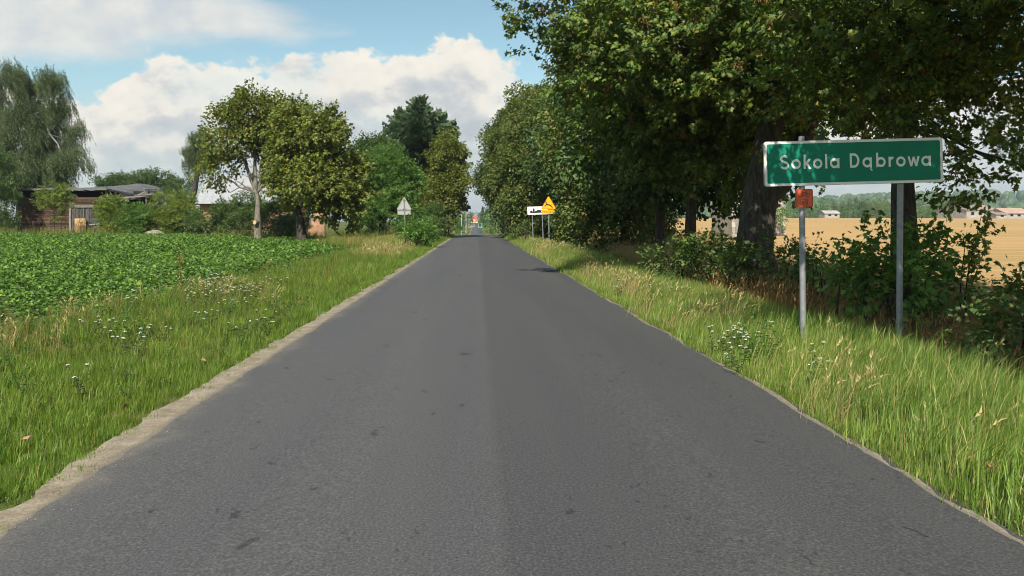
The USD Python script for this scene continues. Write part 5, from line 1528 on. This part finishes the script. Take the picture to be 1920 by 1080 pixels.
# ------------------------------------------------------------------ the end of the road
D = 745.0
x0 = X(881.5, D)
g0 = gz(X(889, D), D)
t = thing('red_roof_house', 'house with a big red roof closing the view at the end of the road', 'house', (x0, D, g0))
w = 15.5 * D / F
MB().box([.4, .5, -.5], [w - .4, 8, 2.2]).build('wall', M['cream'], t)
rd = Z(404, D) - g0
v = np.array([[0, 0, 1.6], [w, 0, 1.6], [w, 8.5, 1.6], [0, 8.5, 1.6], [w * .3, 4.2, rd], [w * .7, 4.2, rd]])
obj('roof', (v, np.array([[0, 1, 5], [0, 5, 4], [1, 2, 5], [2, 3, 4], [2, 4, 5], [3, 0, 4], [0, 3, 2], [0, 2, 1]])), M['tile_red'], t)
MB().box([w * .40, -1.2, -.4], [w * .62, 1.5, Z(411, D) - g0]).build('gabled_porch', M['cream'], t)
MB().box([w * .46, -1.26, .1], [w * .56, -1.2, 2.2]).build('door', M['wood_new'], t)
MB().box([w * .2, 3.6, rd - 1], [w * .26, 4.2, rd + .6]).build('chimney', M['brick_red'], t)
D = 430.0
t = thing('bus_shelter', 'small shelter with a pale green roof on the right of the far road', 'shelter', (X(900.5, D), D, gz(X(900.5, D), D)))
for a in ((-.9, -.6), (.9, -.6), (-.9, .6), (.9, .6)):
    MB().box([a[0] - .06, a[1] - .06, -.2], [a[0] + .06, a[1] + .06, 2.2]).build('post', M['sign_white'], t)
MB().box([-1.2, -.9, 2.2], [1.2, .9, 2.5]).build('roof', M['green_roof'], t)
MB().box([-1.0, .55, 0], [1.0, .6, 2.2]).build('back_wall', M['green_roof'], t)
for i, (px, py, D) in enumerate([(865.5, 391, 260), (873.8, 384, 300), (879.5, 404, 520)]):
    x = X(px, D)
    g0 = gz(x, D)
    t = thing('utility_pole', ['concrete utility pole left of the far road, leftmost of three', 'taller concrete utility pole left of the far road, middle of three', 'small distant utility pole left of the far road, nearest the red house'][i], 'utility pole', (x, D, g0))
    h = Z(py, D) - g0
    MB().tube([[0, 0, -.3], [0, 0, h]], [.20, .12], 8).build('pole', M['concrete'], t)
    MB().box([-.7, -.06, h - .5], [.7, .06, h - .38]).build('crossarm', M['wood_grey'], t)
    for sx in (-.6, 0, .6):
        MB().tube([[sx, 0, h - .38], [sx, 0, h - .18]], [.05, .03], 6).build('insulator', M['sign_white'], t)
t = thing('white_fence', 'white garden fence left of the far road before the red house', 'fence', (X(875, 420), 420, gz(X(875, 420), 420)))
for q in range(14):
    MB().box([q * .32, q * 3.0, -.1], [q * .32 + .12, q * 3.0 + .12, 1.5]).build('fence_post', M['white_wall'], t)
    if q < 13:
        MB().beam([q * .32 + .06, q * 3.0 + .06, 1.2], [(q + 1) * .32 + .06, (q + 1) * 3.0 + .06, 1.2], .08, .5).build('fence_board', M['white_wall'], t)

# ------------------------------------------------------------------ air
m = trimesh.creation.box([7200, 5400, 0])
lo, hi = np.array([-3600., -420., -5.]), np.array([3600., 4900., 95.])
hz_ = trimesh.creation.box(hi - lo)
hz_.apply_translation((lo + hi) / 2)
HAZE = .00016
if HAZE:
    air = usdkit.material(stage, L + 'haze', {'v': ('principled_volume', {'color': (.80, .88, 1.0), 'density': HAZE, 'anisotropy': .3})}, volume='v.volume')
    tag(obj('haze', hz_, air), 'thin summer haze over the fields', 'haze', kind='stuff')
